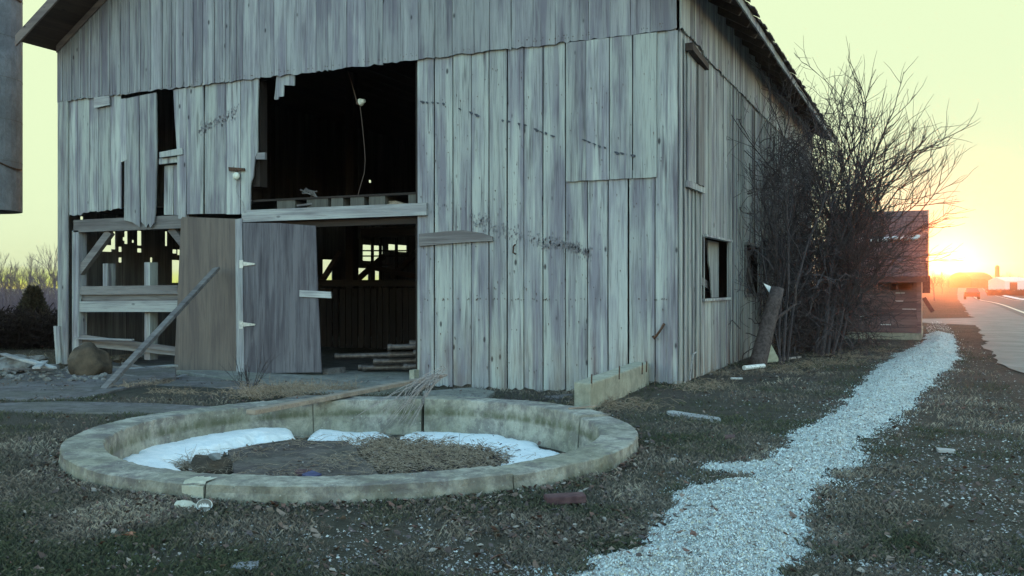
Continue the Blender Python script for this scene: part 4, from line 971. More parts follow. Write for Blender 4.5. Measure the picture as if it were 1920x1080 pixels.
bk = MB(); a, b = Vector((*GP(1022, 945), 0)), Vector((*GP(1096, 942), 0)); bk.beam(a + UP * .025, b + UP * .03, .10, .05); o = bk.build('broken_brick', 'brick', origin='auto')
bv = o.modifiers.new('bev', 'BEVEL'); bv.width = .008; bv.segments = 2; tag(o, 'dull red half brick on the grass right of the ring', 'brick')
def leafshape(mb, c, s, yaw, lob=9, seed=1):
    r = random.Random(seed); pts = []
    for i in range(28):
        t = 2 * math.pi * i / 28; rr = s * (.55 + .45 * abs(math.cos(t))) * (1 + .32 * math.cos(lob * t)); x = rr * math.cos(t); y = .6 * rr * math.sin(t)
        z = .010 + .5 * abs(y) * .5 + .01 * math.sin(3 * x / s)
        pts.append((c[0] + x * math.cos(yaw) - y * math.sin(yaw), c[1] + x * math.sin(yaw) + y * math.cos(yaw), c[2] + z))
    k = len(pts); ctr = (c[0], c[1], c[2] + .006)
    mb.add(pts + [ctr], [(i, (i + 1) % k, k) for i in range(k)])
m = MB(); leafshape(m, (*GP(231, 1012), .012), .062, .3); tag(m.build('oak_leaf', 'leafred', origin='auto', recalc=False), 'single reddish oak leaf lying on the lawn at lower left', 'leaf')
m = MB(); m.prism(gpoly([(432, 1076), (446, 1066), (486, 1063), (484, 1072), (470, 1079)]), MG, .012, .03); tag(m.build('slate_piece', 'silo', origin='auto'), 'flat grey slate piece in the grass at the bottom edge', 'slate')
m = MB(); m.prism(gpoly([(1250, 777), (1262, 776), (1348, 789), (1352, 793), (1335, 793), (1256, 782)]), MG, .01, .035); tag(m.build('plank', 'wood_h', origin='auto'), 'short pale plank on the lawn right of the ring', 'plank')
m = MB(); m.prism(gpoly([(1755, 846), (1790, 849), (1792, 853), (1760, 851)]), MG, .01, .03); tag(m.build('wood_scrap', 'wood_h', origin='auto'), 'small pale wood scrap right of the stone strip', 'scrap')
m = MB(); m.prism(gpoly([(1358, 824), (1378, 823), (1378, 829), (1360, 830)]), MG, .008, .04); tag(m.build('broken_brick', 'brick', origin='auto'), 'small red brick chip left of the stone strip', 'brick')

# ------------------------------------------------------------------ concrete beam with rebar by the barn corner
a = Vector((*GP(1084, 764), 0)); cbm = thing('concrete_block', (a.x, a.y, 0), 'long pale concrete block with rebar stubs at the barn wall', 'concrete block')
P_ = [GP(1076, 768), GP(1107, 772), GP(1217, 722), GP(1196, 716)]
zt1 = EYE.z - (712 - PHY) / FOC * 10.3; zt1 = 0.29
m = MB(); m.prism(P_, MG, -0.15, zt1, .4); bo = m.build('body', 'conc_pale', cbm); bv = bo.modifiers.new('bev', 'BEVEL'); bv.width = .015; bv.segments = 2
m = MB()
for px, py, hh in ((1109, 718, .09), (1161, 703, .10), (1204, 694, .09), (1212, 690, .08)):
    x, y = GP(px, py, zt1); m = MB(); m.tube([(x, y, zt1 - .05), (x + .004, y, zt1 + hh)], .008, 5); m.build('rebar', 'rust', cbm)
m = MB(); m.box(*sorted((GP(1084, 768)[0], GP(1108, 768)[0])), a.y - .12, a.y + .04, -.02, .05); tag(m.build('stone_block', 'conc_pale', origin='auto'), 'small stone block under the near end of the concrete block', 'stone')
x, y = GP(1085, 772, .11); x2, y2 = GP(1118, 767, .11)
m = MB(); m.beam((x - .1, y, .135), (x2, y2, .14), .025, .012); tag(m.build('lath', 'pine', origin='auto'), 'thin pale lath on the ring rim below the concrete block', 'lath')

# ------------------------------------------------------------------ slabs in front of the barn
def slab(pts, z0, z1, mat, label, name='concrete_slab'):
    gp = gpoly(pts, z1); slab_polys.append(gp); m = MB(); m.prism(gp, MG, z0, z1); o = m.build(name, mat, origin='auto')
    b = o.modifiers.new('bev', 'BEVEL'); b.width = .015; b.segments = 2
    return tag(o, label, 'slab', 'concrete slabs in front of the barn')
slab([(-40, 722), (40, 700), (130, 690), (330, 690), (330, 705), (240, 725), (160, 745), (60, 748), (-40, 748)], -.3, .03, 'slab', 'dark slab below the rubble at the far left of the barn')
slab([(200, 722), (330, 702), (470, 716), (520, 722), (455, 748), (330, 751), (230, 752), (190, 742)], -.3, -.03, 'slab', 'dark slab between the leaning plank and the dead weeds')
slab([(-40, 756), (120, 752), (300, 756), (470, 766), (420, 772), (290, 774), (100, 772), (-40, 768)], -.25, .035, 'slab', 'nearest low slab beside the lawn left of the ring')
slab([(330, 694), (460, 694), (610, 694), (790, 694), (800, 712), (770, 722), (640, 738), (520, 735), (470, 716)], -.3, -.095, 'slab_pale', 'pale threshold slab under the plywood doors')
slab([(792, 733), (885, 726), (928, 733), (915, 742), (880, 745), (800, 742)], -.3, -.12, 'slab_pale', 'small flagstone at the foot of the right siding')
slab([(1020, 742), (1076, 738), (1080, 752), (1040, 752)], -.3, -.10, 'slab', 'dark flagstone left of the concrete block')
slab([(480, 757), (560, 740), (760, 745), (790, 749), (700, 757), (600, 762)], -.25, .04, 'slab_pale', 'narrow pale slab behind the back rim of the ring')

# ------------------------------------------------------------------ planks
def plank(p, q, w, h, mat, label, name='plank', group=None, roll=0):
    m = MB(); m.beam(p, q, w, h, roll=roll); o = m.build(name, mat, origin='auto'); b = o.modifiers.new('bev', 'BEVEL'); b.width = .004; b.segments = 1
    return tag(o, label, 'plank', group)
pb_ = Vector((*GP(186, 742, -.05), -.04)); pt_ = Vector((FP(424, 504)[0], -0.22, FP(424, 504)[1]))
plank(pb_, pt_, .05, .115, 'timber', 'long weathered plank leaning against the tan plywood panel', roll=1.35)
x0, y0 = GP(470, 776, .13); x1, y1 = GP(800, 713, .14)
plank((x0, y0, .145), (x1, y1, .155), .11, .045, 'pine', 'long pale plank resting across the back rim of the ring')
x0, y0 = GP(198, 744, -.06); x1, y1 = GP(348, 706, -.06); plank((x0, y0, -.05), (x1, y1, -.05), .07, .05, 'wood_h', 'thin plank on the slab right of the leaning plank')
deb = [((140, 634), (250, 637), 'wood_h', 'pale board on top of the debris inside the left opening', .06), ((148, 700), (230, 690), 'timber', 'dark board in front of the boulder', .05),
       ((152, 680), (186, 694), 'wood_h', 'short pale board against the foot of the boulder', .06), ((235, 683), (328, 676), 'wood_h', 'wide grey board right of the boulder', .18),
       ((205, 690), (255, 696), 'timber', 'short dark board between boulder and leaning plank', .06), ((230, 672), (290, 684), 'timber', 'crooked dark board behind the leaning plank', .05)]
for (a, b, mt, lb, w) in deb:
    x0, y0 = GP(a[0], a[1], .10) if a[1] > 650 else (FP(a[0], a[1], -.05)[0], -.05); x1, y1 = GP(b[0], b[1], .10) if b[1] > 650 else (FP(b[0], b[1], -.05)[0], -.05)
    z0 = .02 if a[1] > 650 else FP(*a)[1]; z1 = .02 if b[1] > 650 else FP(*b)[1]
    plank((x0, min(y0, 1), z0), (x1, min(y1, 1), z1), w, .03, mt, lb, 'board', 'loose boards in the left opening')
# boulder
x, y = GP(168, 692, .1); m = MB(); rock_mb(m, (x, y, .20), .34, (1.05, .8, .75), 3, 4, .2); tag(m.build('boulder', 'rock_brown', origin='auto', smoothf=True), 'big round brown boulder at the left corner of the barn', 'boulder')
# rubble
rub = [(32, 683, 44, 22, 'rock', 'largest pale stone of the rubble heap at the left edge'), (6, 690, 20, 12, 'rock', 'pale stone at the left frame edge'), (70, 672, 20, 9, 'rock', 'flat pale stone behind the large stone'), (95, 690, 18, 13, 'rock', 'grey stone near the barn corner post'),
       (60, 700, 16, 8, 'slab_pale', 'small grey stone in front of the rubble heap'), (20, 706, 16, 7, 'slab_pale', 'dark flat stone at the front left of the heap'), (110, 700, 14, 8, 'rock', 'small pale stone left of the boulder'), (82, 704, 12, 5, 'rock_brown', 'brown stone at the front of the heap'),
       (45, 712, 14, 6, 'slab', 'dark broken stone on the slab edge'), (128, 693, 13, 9, 'rock', 'pale stone beside the corner post'), (0, 712, 16, 6, 'slab', 'dark stone at the lower left of the heap'), (245, 668, 18, 7, 'rock_brown', 'brown stone behind the leaning plank'), (265, 664, 14, 6, 'rock', 'grey stone right of the boulder under the rail'), (225, 672, 14, 8, 'rock_brown', 'dark stone touching the boulder')]
for i, (px, py, w, h, mt, lb) in enumerate(rub):
    x, y = GP(px, py + h * .4, -.02); dist = (Vector((x, y, 0)) - EYE).dot(FWD); rr = w * dist / FOC
    m = MB(); rock_mb(m, (x, y, h * .5 * dist / FOC - .05), rr, (1, .8, h / w * .9), 10 + i, 3, .35); tag(m.build('rubble_stone', mt, origin='auto'), lb, 'stone', 'rubble stones left of the barn')
for i, (a, b, lb) in enumerate((((5, 672), (75, 690), 'board lying over the back of the rubble heap'), ((52, 684), (100, 697), 'grey board slanting across the rubble'), ((68, 700), (84, 684), 'short pale board tilted up in the rubble'), ((10, 702), (95, 700), 'dark board at the front of the rubble'))):
    x0, y0 = GP(*a, .15); x1, y1 = GP(*b, .1); plank((x0, y0, .22), (x1, y1, .15), .1, .03, 'wood_h' if i != 3 else 'timber', lb, 'board', 'loose boards in the rubble')
m = MB(); m.prism(fpoly([(109, 611), (119, 611), (122, 680), (114, 682)]), MF, .07, .10); tag(m.build('board', 'wood', origin='auto'), 'short pale board standing against the left corner of the barn', 'board')
m = MB(); r = random.Random(55)
for k in range(170):
    px, py = r.uniform(-30, 200), r.uniform(688, 722); x, y = GP(px, py, -.02); rock_mb(m, (x, y, tz(x, y) + .03 if py < 700 else .04), r.uniform(.02, .06), (1.2, .8, .6), k, 1, .4)
tag(m.build('rubble', 'rock', origin='auto'), 'small broken rubble between the stones left of the barn', 'rubble', kind='stuff')
# block & pipes at doorway
x, y = GP(619, 697, -.06); m = MB(); m.beam((x - .02, y - .1, -.05), (x + .03, y + .3, -.05), .11, .09); tag(m.build('wood_block', 'timber', origin='auto'), 'dark wood block on the sill at the edge of the open door', 'block')
pipes = [(628, 668), (680, 690), (672, 689), (727, 651), (727, 665), (768, 644), (779, 643), (775, 662), (778, 675), (757, 688), (700, 678)]
plab = ['leftmost pipe end in the stack in the doorway', 'lower bright pipe end on the sill', 'short dark pipe beside the lower bright pipe', 'upper middle pipe of the stack', 'pipe just under the upper middle pipe', 'top right pipe near the door jamb', 'pipe touching the right door jamb at the top', 'pipe halfway down at the right jamb', 'lowest pipe at the right jamb', 'short pipe lying on the sill by the jamb', 'pipe at the bottom centre of the stack']
for i, (px, py) in enumerate(pipes):
    d = 0.55 + .1 * (i % 3); x, z = FP(px, py, d); z = max(z, -.06); ro = .055; L = min(2.4, -x - .35)
    if L < .15: L = .15
    m = MB(); p0 = Vector((x, d, z)); dr_ = Vector((.88, .47, .02)).normalized(); u_ = dr_.orthogonal().normalized(); w_ = dr_.cross(u_); k = 12; vs = []
    for (t, rr) in ((0, ro), (.06, ro), (.061, ro * .8), (L, ro * .8), (L, ro * .6), (0, ro * .62)):
        for j in range(k): an = 2 * math.pi * j / k; vs.append(p0 + dr_ * t + (u_ * math.cos(an) + w_ * math.sin(an)) * rr)
    m.add(vs, [(s_ * k + j, s_ * k + (j + 1) % k, ((s_ + 1) % 6) * k + (j + 1) % k, ((s_ + 1) % 6) * k + j) for s_ in range(6) for j in range(k)]); tag(m.build('pipe', 'pipe', origin='auto', smoothf=False), plab[i], 'pipe', 'pipes stacked in the doorway')
m = MB(); x, y = GP(781, 700, .1); m.box(-5.1 if False else fx(778), fx(787), -.16, -.02, -.1, .06); tag(m.build('stone_block', 'conc_pale', origin='auto'), 'small crumbling block at the foot of the right door jamb', 'stone')
# leaf-like plank on hay floor
x0, z0 = FP(560, 390, .05); x1, z1 = FP(612, 380, .05); m = MB(); m.beam((x0, .02, z0 + .03), (x1, .3, z1 + .04), .14, .03); tag(m.build('board', 'timber', origin='auto'), 'crooked short board lying on the header of the hay door', 'board')
m = MB(); r = random.Random(6); x0, z0 = FP(575, 352, .6)
for k in range(6): m.tube([(x0 + r.uniform(-.25, .25), .6 + r.uniform(0, .4), ZF + .02), (x0 + r.uniform(-.1, .1), .7, ZF + r.uniform(.1, .2)), (x0 + r.uniform(-.2, .2), .7, ZF + r.uniform(.12, .25))], .016, 5)
tag(m.build('driftwood_piece', 'timber', origin='auto'), 'gnarled piece of wood on the hay floor edge', 'wood')
m = MB(); x0, z0 = FP(735, 385, .1); rock_mb(m, (x0, .2, ZB + .07), .13, (1.5, .8, .5), 4, 3, .4); tag(m.build('nest', 'straw', origin='auto'), 'clump of old straw between the joist ends', 'nest', kind=None)

# ------------------------------------------------------------------ leaning log, scrap behind
x0, y0 = GP(1418, 690); lg = thing('leaning_log', (x0, y0, 0), 'thick grey log leaning up beside the side wall', 'log')
d0 = (Vector((x0, y0, 0)) - EYE).dot(FWD); top = DP(1458, 540, d0 + .15); m = MB(); b_ = Vector((x0, y0, -.03))
m.tube([b_, b_.lerp(top, .15), b_.lerp(top, .5), b_.lerp(top, .85), top], [.15, .135, .12, .11, .105], 14); m.build('trunk', 'bark_grey', lg, smoothf=True)
m = MB(); m.tube([b_.lerp(top, .62) + RGT * .1, b_.lerp(top, .8) + RGT * .35, DP(1492, 530, d0)], [.025, .02, .012], 6); m.build('branch', 'bark_grey', lg)
m = MB(); c = Vector((*GP(1440, 682), 0)); m.add([c + RGT * a + FWD * f + UP * b for (a, b, f) in ((-.12, .0, .2), (.0, .42, .38), (.12, .34, .3), (.24, .02, .12), (-.12, -.02, .22), (.0, .40, .40), (.12, .32, .32), (.24, .0, .14))], [(0, 1, 2, 3), (7, 6, 5, 4), (0, 4, 5, 1), (1, 5, 6, 2), (2, 6, 7, 3), (3, 7, 4, 0)]); tag(m.build('sheet_scrap', 'cream', origin='auto'), 'cream coloured bent sheet propped behind the leaning log', 'scrap')
m = MB(); c = Vector((*GP(1440, 676), 0)); m.tube([c + RGT * (.28 * math.cos(t)) + FWD * (.1 * math.sin(t)) + UP * (.07 + .04 * math.sin(2 * t)) for t in np.linspace(0, 6.2, 20)], .022, 6); tag(m.build('hose', 'black', origin='auto', smoothf=True), 'coiled black hose at the foot of the cream sheet', 'hose')
x0, y0 = GP(1395, 696); x1, y1 = GP(1432, 692); m = MB(); m.tube([(x0, y0, .05), (x1, y1, .05)], .035, 8); tag(m.build('pipe', 'white', origin='auto'), 'short white pipe on the ground before the leaning log', 'pipe')
plank((*GP(1370, 715), .04), (*GP(1392, 715), .04), .05, .025, 'wood_h', 'small board in the grass near the side wall')
plank((*GP(1462, 680), .05), (*GP(1500, 676), .06), .06, .03, 'twig', 'pale stick board right of the cream sheet')
m = MB(); c0 = DP(1443, 545, d0 + .3); m.add([c0 + RGT * a + UP * b + FWD * f for a, b, f in ((-.1, .12, 0), (.05, .06, .05), (.09, .0, .0), (.03, -.16, .05), (-.01, -.02, 0), (-.1, .12, .02), (.05, .06, .07), (.09, 0, .02), (.03, -.16, .07), (-.01, -.02, .02))], [(0, 1, 2, 3, 4), (9, 8, 7, 6, 5)] + [(i, (i + 1) % 5, (i + 1) % 5 + 5, i + 5) for i in range(5)]); tag(m.build('plastic_scrap', 'white', origin='auto'), 'torn white plastic scrap caught on top of the leaning log', 'scrap')

# ------------------------------------------------------------------ branching plants
def grow(mb, p, d, L, r, lev, rng, up=.15, spread=.55, nchild=(3, 5), wig=.14, minr=.0025, taper=.55):
    n = 4 if lev > 0 else 3; pts = [p.copy()]; rs = [r]; dd = d.copy()
    for i in range(n):
        dd = (dd + Vector((rng.gauss(0, wig), rng.gauss(0, wig), rng.gauss(0, wig) + up * .3))).normalized(); pts.append(pts[-1] + dd * L / n); rs.append(max(minr, r * (1 - (1 - taper) * (i + 1) / n)))
    if lev == 0: rs[-1] = minr * .7
    mb.tube(pts, rs, 5 if r > .03 else 3, False, rng.random())
    if lev > 0:
        for k in range(rng.randint(*nchild)):
            t = rng.uniform(.25, 1.0); i = min(int(t * n), n - 1); q = pts[i].lerp(pts[i + 1], t * n - i)
            ax = Vector((rng.gauss(0, 1), rng.gauss(0, 1), rng.gauss(0, 1))).normalized(); nd = (dd + ax * spread * rng.uniform(.6, 1.3) + UP * up).normalized()
            grow(mb, q, nd, L * rng.uniform(.45, .75), r * .55, lev - 1, rng, up, spread, nchild, wig, minr, taper)
rg = random.Random(12)
def shrub(name, stems, label, tang=0, tc=None, seed=1, lev=4):
    rg = random.Random(seed); b = stems[0][0]; t = thing(name, (b.x, b.y, 0), label, 'shrub'); m = MB(); m2 = MB()
    for (p, d, L, r) in stems:
        n = 5; pts = [p]; dd = d.normalized(); rs = [r]
        for i in range(n): dd = (dd + Vector((rg.gauss(0, .08), rg.gauss(0, .08), rg.gauss(0, .05)))).normalized(); pts.append(pts[-1] + dd * L / n); rs.append(r * (1 - .6 * (i + 1) / n))
        m.tube(pts, rs, 6, False)
        for k in range(9):
            i = rg.randint(1, n - 1); q = pts[i].lerp(pts[i + 1], rg.random()) if i < n else pts[n]
            nd = (dd + Vector((rg.gauss(0, .55), rg.gauss(0, .55), rg.gauss(.1, .35)))).normalized(); grow(m2, q, nd, L * rg.uniform(.28, .5), r * .42, 2, rg, .1, .6, (2, 4) if len(stems) < 6 else (4, 6), .16, .0035)
        grow(m2, pts[-1], dd, L * .4, r * .4, 2, rg, .1, .6, (4, 6), .15, .0035)
    m.build('stems', 'bark', t, recalc=False); m2.build('twigs', 'bark', t, recalc=False)
    if tang:
        m3 = MB()
        for k in range(tang):
            c, s = rg.choice(tc); p = Vector((c[0] + rg.gauss(0, s[0]), c[1] + rg.gauss(0, s[1]), max(.02, c[2] + rg.gauss(0, s[2])))); d = Vector((rg.gauss(0, 1), rg.gauss(0, 1), rg.gauss(0, .7))).normalized()
            pts = [p]
            for i in range(5): d = (d + Vector((rg.gauss(0, .4), rg.gauss(0, .4), rg.gauss(-.08, .4)))).normalized(); q = pts[-1] + d * rg.uniform(.08, .2); q.z = max(q.z, .02); q.x = max(q.x, .08); pts.append(q)
            m3.tube(pts, rg.choice([.003, .004, .005, .009]), 3, False, rg.random())
        m3.build('tangle', 'bark', t, recalc=False)
    return t
def SV(px, py, x): y_, z_ = SP(px, py, x); return Vector((x, y_, z_))
st = []
# fan of stems right of the barn side
for px0, px1, py1, x, r in ((1500, 1500, 110, 1.2, .05), (1520, 1560, 120, 1.5, .05), (1540, 1600, 160, 1.7, .05), (1560, 1640, 190, 1.9, .045), (1562, 1690, 240, 2.0, .045), (1568, 1730, 300, 2.1, .04), (1570, 1700, 350, 2.1, .035), (1530, 1530, 250, 1.5, .04), (1560, 1640, 330, 2.0, .035), (1550, 1560, 90, 1.6, .045)):
    dist = 17.5 + rg.uniform(-1, 1.5); x_, y_ = GP(px0, PHY + 1.3 * FOC / dist); p = Vector((x_, y_, 0)); e = DP(px1, py1, dist + rg.uniform(-.5, .8)); st.append((p, e - p, (e - p).length * (.66 if px1 > 1600 else .60), r))
tc = [((1.1, 6.8, 1.0), (.45, 1.2, .6)), ((1.0, 8.5, 1.6), (.4, 1.2, .8)), ((1.2, 8.8, .9), (.45, 1.0, .6)), ((.7, 8.0, 3.0), (.35, 1.2, .8)), ((.9, 6.0, 1.2), (.4, .9, .7)), ((.8, 10.5, 3.6), (.4, 1.5, .7))]
shrub('bare_shrub', st, 'huge bare shrub fanning out over the shed from the barn side wall', 3600, tc, 5)
st = []
for px0, px1, py1, r in ((1462, 1425, 220, .022), (1468, 1450, 160, .03), (1475, 1480, 200, .03), (1466, 1410, 330, .014)):
    dist = 15.2 + rg.uniform(-.5, .5); x_, y_ = GP(px0, PHY + 1.3 * FOC / dist); x_ = max(x_, .25); p = Vector((x_, y_, 0)); e = DP(px1, py1, dist + .8); e.x = max(e.x, .22); st.append((p, e - p, (e - p).length * .75, r))
tc = [((.35, 5.6, 2.6), (.12, 1.2, 1.0)), ((.5, 6.6, 1.2), (.25, .7, .7)), ((.35, 8.5, 3.2), (.12, 1.2, .8))]
shrub('climbing_vine', st, 'dark leafless vine climbing the barn side wall by the small windows', 350, tc, 8)

# weeds at the plywood door
m = MB(); rw = random.Random(3); t = thing('dead_weed', (*GP(465, 715), 0), 'small bare twiggy weed growing at the plywood door', 'weed')
for k in range(12):
    x, y = GP(462 + rw.uniform(-10, 12), 716, .04); grow(m, Vector((x, y, -.1)), Vector((rw.gauss(0, .5), rw.gauss(0, .2), 1)).normalized(), rw.uniform(.25, .5), .006, 1, rw, .2, .5, (2, 4), .12, .002)
m.build('twigs', 'bark', t, recalc=False)
zs_ = lambda x, y: tz(x, y) + .09
cen = [GP(px, py, .04) for px, py in ((470, 748), (500, 742), (530, 740), (560, 738), (590, 742), (615, 738), (650, 735), (480, 755), (540, 750))]
straws('dead_grass', cen, 900, .16, .10, 'straw', 'tawny dead grass tufts on the slab behind the ring', 'dead grass', 13, .35, zs_)
cen = [GP(px, py, .02) for px, py in ((850, 722), (880, 724), (940, 742), (980, 746), (1010, 745), (1040, 738), (960, 735), (900, 745))]
straws('dead_leaves', cen, 420, .10, .09, 'bark', 'dark dead weeds along the foot of the right siding', 'dead weeds', 14, .5)
cen = [GP(px, py) for px, py in ((300, 755), (350, 756), (420, 757), (250, 740), (290, 735))]
straws('dead_grass', cen, 300, .10, .10, 'straw', 'dead grass in the slab joints left of the ring', 'dead grass', 15, .5, zs_)
cen = [GP(px, py) for px, py in ((1150, 760), (1170, 765), (1120, 765), (1300, 730), (1330, 725), (1350, 700), (1500, 690), (1540, 685), (1580, 682), (1620, 672), (1560, 670), (1650, 660), (1470, 700))]
straws('dead_grass', cen, 1500, .16, .22, 'straw', 'dead grass along the side wall and under the shrub', 'dead grass', 16, .55)

# ------------------------------------------------------------------ lawn stuff: grass, leaves, pebbles, stone chips
rs = np.random.RandomState(4)
def region_points(n, box, f, seed):
    rs = np.random.RandomState(seed); px = rs.uniform(box[0], box[2], n); py = rs.uniform(box[1], box[3], n)
    dx = FWD.x + RGT.x * (px - PCX) / FOC; dy = FWD.y + RGT.y * (px - PCX) / FOC; t = EYE.z / ((py - PHY) / FOC); X = EYE.x + dx * t; Y = EYE.y + dy * t; k = f(X, Y, rs); return X[k], Y[k], t[k], rs
def lawnf(X, Y, rs):
    ok = notbuilt(X, Y) & ~onslab(X, Y) & (pathmask(X, Y) < -.01) & (X < 3.9 + .018 * Y)
    dens = .68 + 1.3 * vnoise(X, Y, .9, 51) + 1.2 * vnoise(X, Y, 4, 52) - .45 * smooth(1.6, 3.4, X - .018 * Y); return ok & (rs.rand(len(X)) < dens)
X, Y, T, rs = region_points(420000, (-60, 640, 1980, 1180), lawnf, 61); n = len(X); Z = terrain(X, Y)
ang = rs.uniform(0, 2 * np.pi, n); Lh = (.012 + .026 * rs.rand(n)) * (1 + .04 * T); wd = .00055 * (1 + .11 * T); lean = rs.uniform(.1, 1.1, n); la = rs.uniform(0, 6.28, n)
bx2, by2 = np.cos(ang) * wd, np.sin(ang) * wd; tx, ty = np.cos(la) * lean * Lh, np.sin(la) * lean * Lh
V = np.empty((n, 4, 3)); V[:, 0] = np.c_[X - bx2, Y - by2, Z - .003]; V[:, 1] = np.c_[X + bx2, Y + by2, Z - .003]; V[:, 2] = np.c_[X + tx * .5 + bx2 * .8, Y + ty * .5 + by2 * .8, Z + Lh * .75]; V[:, 3] = np.c_[X + tx, Y + ty, Z + Lh * .9]
pat = np.clip(.42 + 1.2 * vnoise(X, Y, .9, 71) + .9 * vnoise(X, Y, 3.1, 72), 0, .99); bid = np.repeat(np.clip(.68 * pat + .36 * rs.rand(n), 0, .999), 4)
I4 = np.arange(n)[:, None] * 4; F = np.r_[I4 + np.array([0, 1, 2]), I4 + np.array([0, 2, 3])]
tag(raw('grass', V.reshape(-1, 3), F, bid, 'grass'), 'short dull winter lawn around the ring and the pale stone strip', 'grass', kind='stuff')

def flakes(name, X, Y, Z, size, rs, mat, label, cat, thick=.5, curl=.0, ncol=7, up=0.0):
    n = len(X); a = rs.uniform(0, 2 * np.pi, n); s = size
    k = 5; V = np.zeros((n, k + 1, 3)); tilt = rs.normal(0, .35 * thick, (n, 2))
    for j in range(k):
        t = a + 2 * np.pi * j / k + rs.normal(0, .2, n); r = s * rs.uniform(.6, 1.2, n); dx, dy = r * np.cos(t), r * np.sin(t) * .8
        V[:, j] = np.c_[X + dx, Y + dy, Z + dx * tilt[:, 0] + dy * tilt[:, 1] + curl * s * rs.rand(n)]
    V[:, k] = np.c_[X, Y, Z + s * thick * (1 if curl == 0 else -.1) + up]
    I6 = np.arange(n)[:, None] * (k + 1); F = np.concatenate([I6 + np.array([j, (j + 1) % k, k]) for j in range(k)]); bid = np.repeat(rs.rand(n) * .999, k + 1)
    return tag(raw(name, V.reshape(-1, 3), F, bid, mat), label, cat, kind='stuff')
def pebf(X, Y, rs):
    ok = notbuilt(X, Y) & ~onslab(X, Y) & (X < 4.1 + .018 * Y); pm = pathmask(X, Y); w = np.exp(-np.abs(pm) / .8) * .8 + .12 + 1.6 * smooth(0.8, 3.0, X + .1 * Y) + .25 * smooth(-2, 1, X)
    return ok & (pm < .0) & (rs.rand(len(X)) < w * (.6 + 1.2 * vnoise(X, Y, 2.0, 53)))
X, Y, T, rs = region_points(95000, (-60, 650, 1980, 1180), pebf, 62); flakes('pebbles', X, Y, terrain(X, Y) + .004, (.002 + .009 * rs.rand(len(X)) ** 5) * (1 + .04 * T), rs, 'pebbles', 'small pale pebbles scattered through the lawn', 'pebbles', .7)
def lff(X, Y, rs):
    ok = notbuilt(X, Y) & ~onslab(X, Y) & (X < 3.9); r = ring_r(X, Y); w = 1.0 * np.exp(-((r - 1.0) / .07) ** 2) + .07 + .25 * (vnoise(X, Y, 1.0, 54) > .2) + .25 * np.exp(-np.abs(X - .2) / .3) * (Y > 0) + .2 * (Y > -1.6) * (X > -1)
    return ok & (pathmask(X, Y) < .05) & (rs.rand(len(X)) < w)
X, Y, T, rs = region_points(80000, (-60, 650, 1980, 1180), lff, 63); flakes('leaf_litter', X, Y, terrain(X, Y) + .008 + .02 * rs.rand(len(X)), (.007 + .020 * rs.rand(len(X)) ** 3), rs, 'leaves', 'brown curled dead leaves collected along the outside of the ring', 'leaves', 1.0, .7)
def chf(X, Y, rs): return (pathmask(X, Y) + .01 > -.22 * rs.rand(len(X)) ** 8) & (X < 4.5) & notbuilt(X, Y)
X, Y, T, rs = region_points(280000, (1000, 600, 1850, 1180), chf, 64); pm = pathmask(X, Y)
zc = terrain(X, Y) + .004 + .10 * smooth(-.02, .40, pm) + .045 * vnoise(X, Y, 4, 31) * smooth(0, .3, pm) + .028 * vnoise(X, Y, 14, 32) * smooth(0, .2, pm)
flakes('stone_chips', X, Y, zc + .002, (.0022 + .0055 * rs.rand(len(X)) ** 2) * (1 + .05 * T), rs, 'chips', 'crushed pale stone chips covering the strip', 'stone chips', 1.1)
def lf2(X, Y, rs): return (pathmask(X, Y) > 0) & (rs.rand(len(X)) < .5)
X, Y, T, rs = region_points(1200, (1000, 600, 1850, 1180), lf2, 65)
flakes('leaf_litter', X, Y, terrain(X, Y) + .125, (.006 + .014 * rs.rand(len(X)) ** 2), rs, 'leaves', 'dark leaf bits scattered on the pale stone strip', 'leaves', 1.0, .5)
def lf3(X, Y, rs): return onslab(X, Y) & (rs.rand(len(X)) < (.1 + 1.2 * vnoise(X, Y, 3, 57)))
X, Y, T, rs = region_points(9000, (-60, 690, 1100, 780), lf3, 66)
flakes('leaf_litter', X, Y, terrain(X, Y) + .10, (.006 + .016 * rs.rand(len(X)) ** 2), rs, 'leaves', 'dead leaves and grit on the slabs before the barn', 'leaves', .8, .5)
def lf4(X, Y, rs): r = ring_r(X, Y); return (r < .84) & (snow_sd(X, Y) < .02 + .12 * rs.rand(len(X)) ** 6)
X, Y, T, rs = region_points(6000, (200, 700, 1150, 960), lf4, 67)
flakes('leaf_litter', X, Y, terrain(X, Y) + .02 + .02 * rs.rand(len(X)), (.01 + .02 * rs.rand(len(X))), rs, 'leaves', 'rotting leaves on the floor inside the ring', 'leaves', .8, .5)

def lf5(X, Y, rs): return (sdf(np.c_[X, Y], sp) > 0) & (rs.rand(len(X)) < (.25 + 1.3 * vnoise(X, Y, 2.5, 58)))
X, Y, T, rs = region_points(14000, (380, 740, 760, 960), lf5, 68)
flakes('leaf_litter', X, Y, X * 0 + PIT + .078, (.004 + .014 * rs.rand(len(X)) ** 2), rs, 'leaves', 'grit and dead leaves on the stone slab in the ring', 'leaves', .8, .4)
def lf6(X, Y, rs): return (ring_r(X, Y) < .85) & (snow_sd(X, Y) > .0)
X, Y, T, rs = region_points(500, (200, 700, 1150, 960), lf6, 69)
flakes('leaf_litter', X, Y, X * 0 + PIT + .06, (.006 + .016 * rs.rand(len(X)) ** 2), rs, 'leaves', 'dark leaf bits on the snow inside the ring', 'leaves', .8, .5)

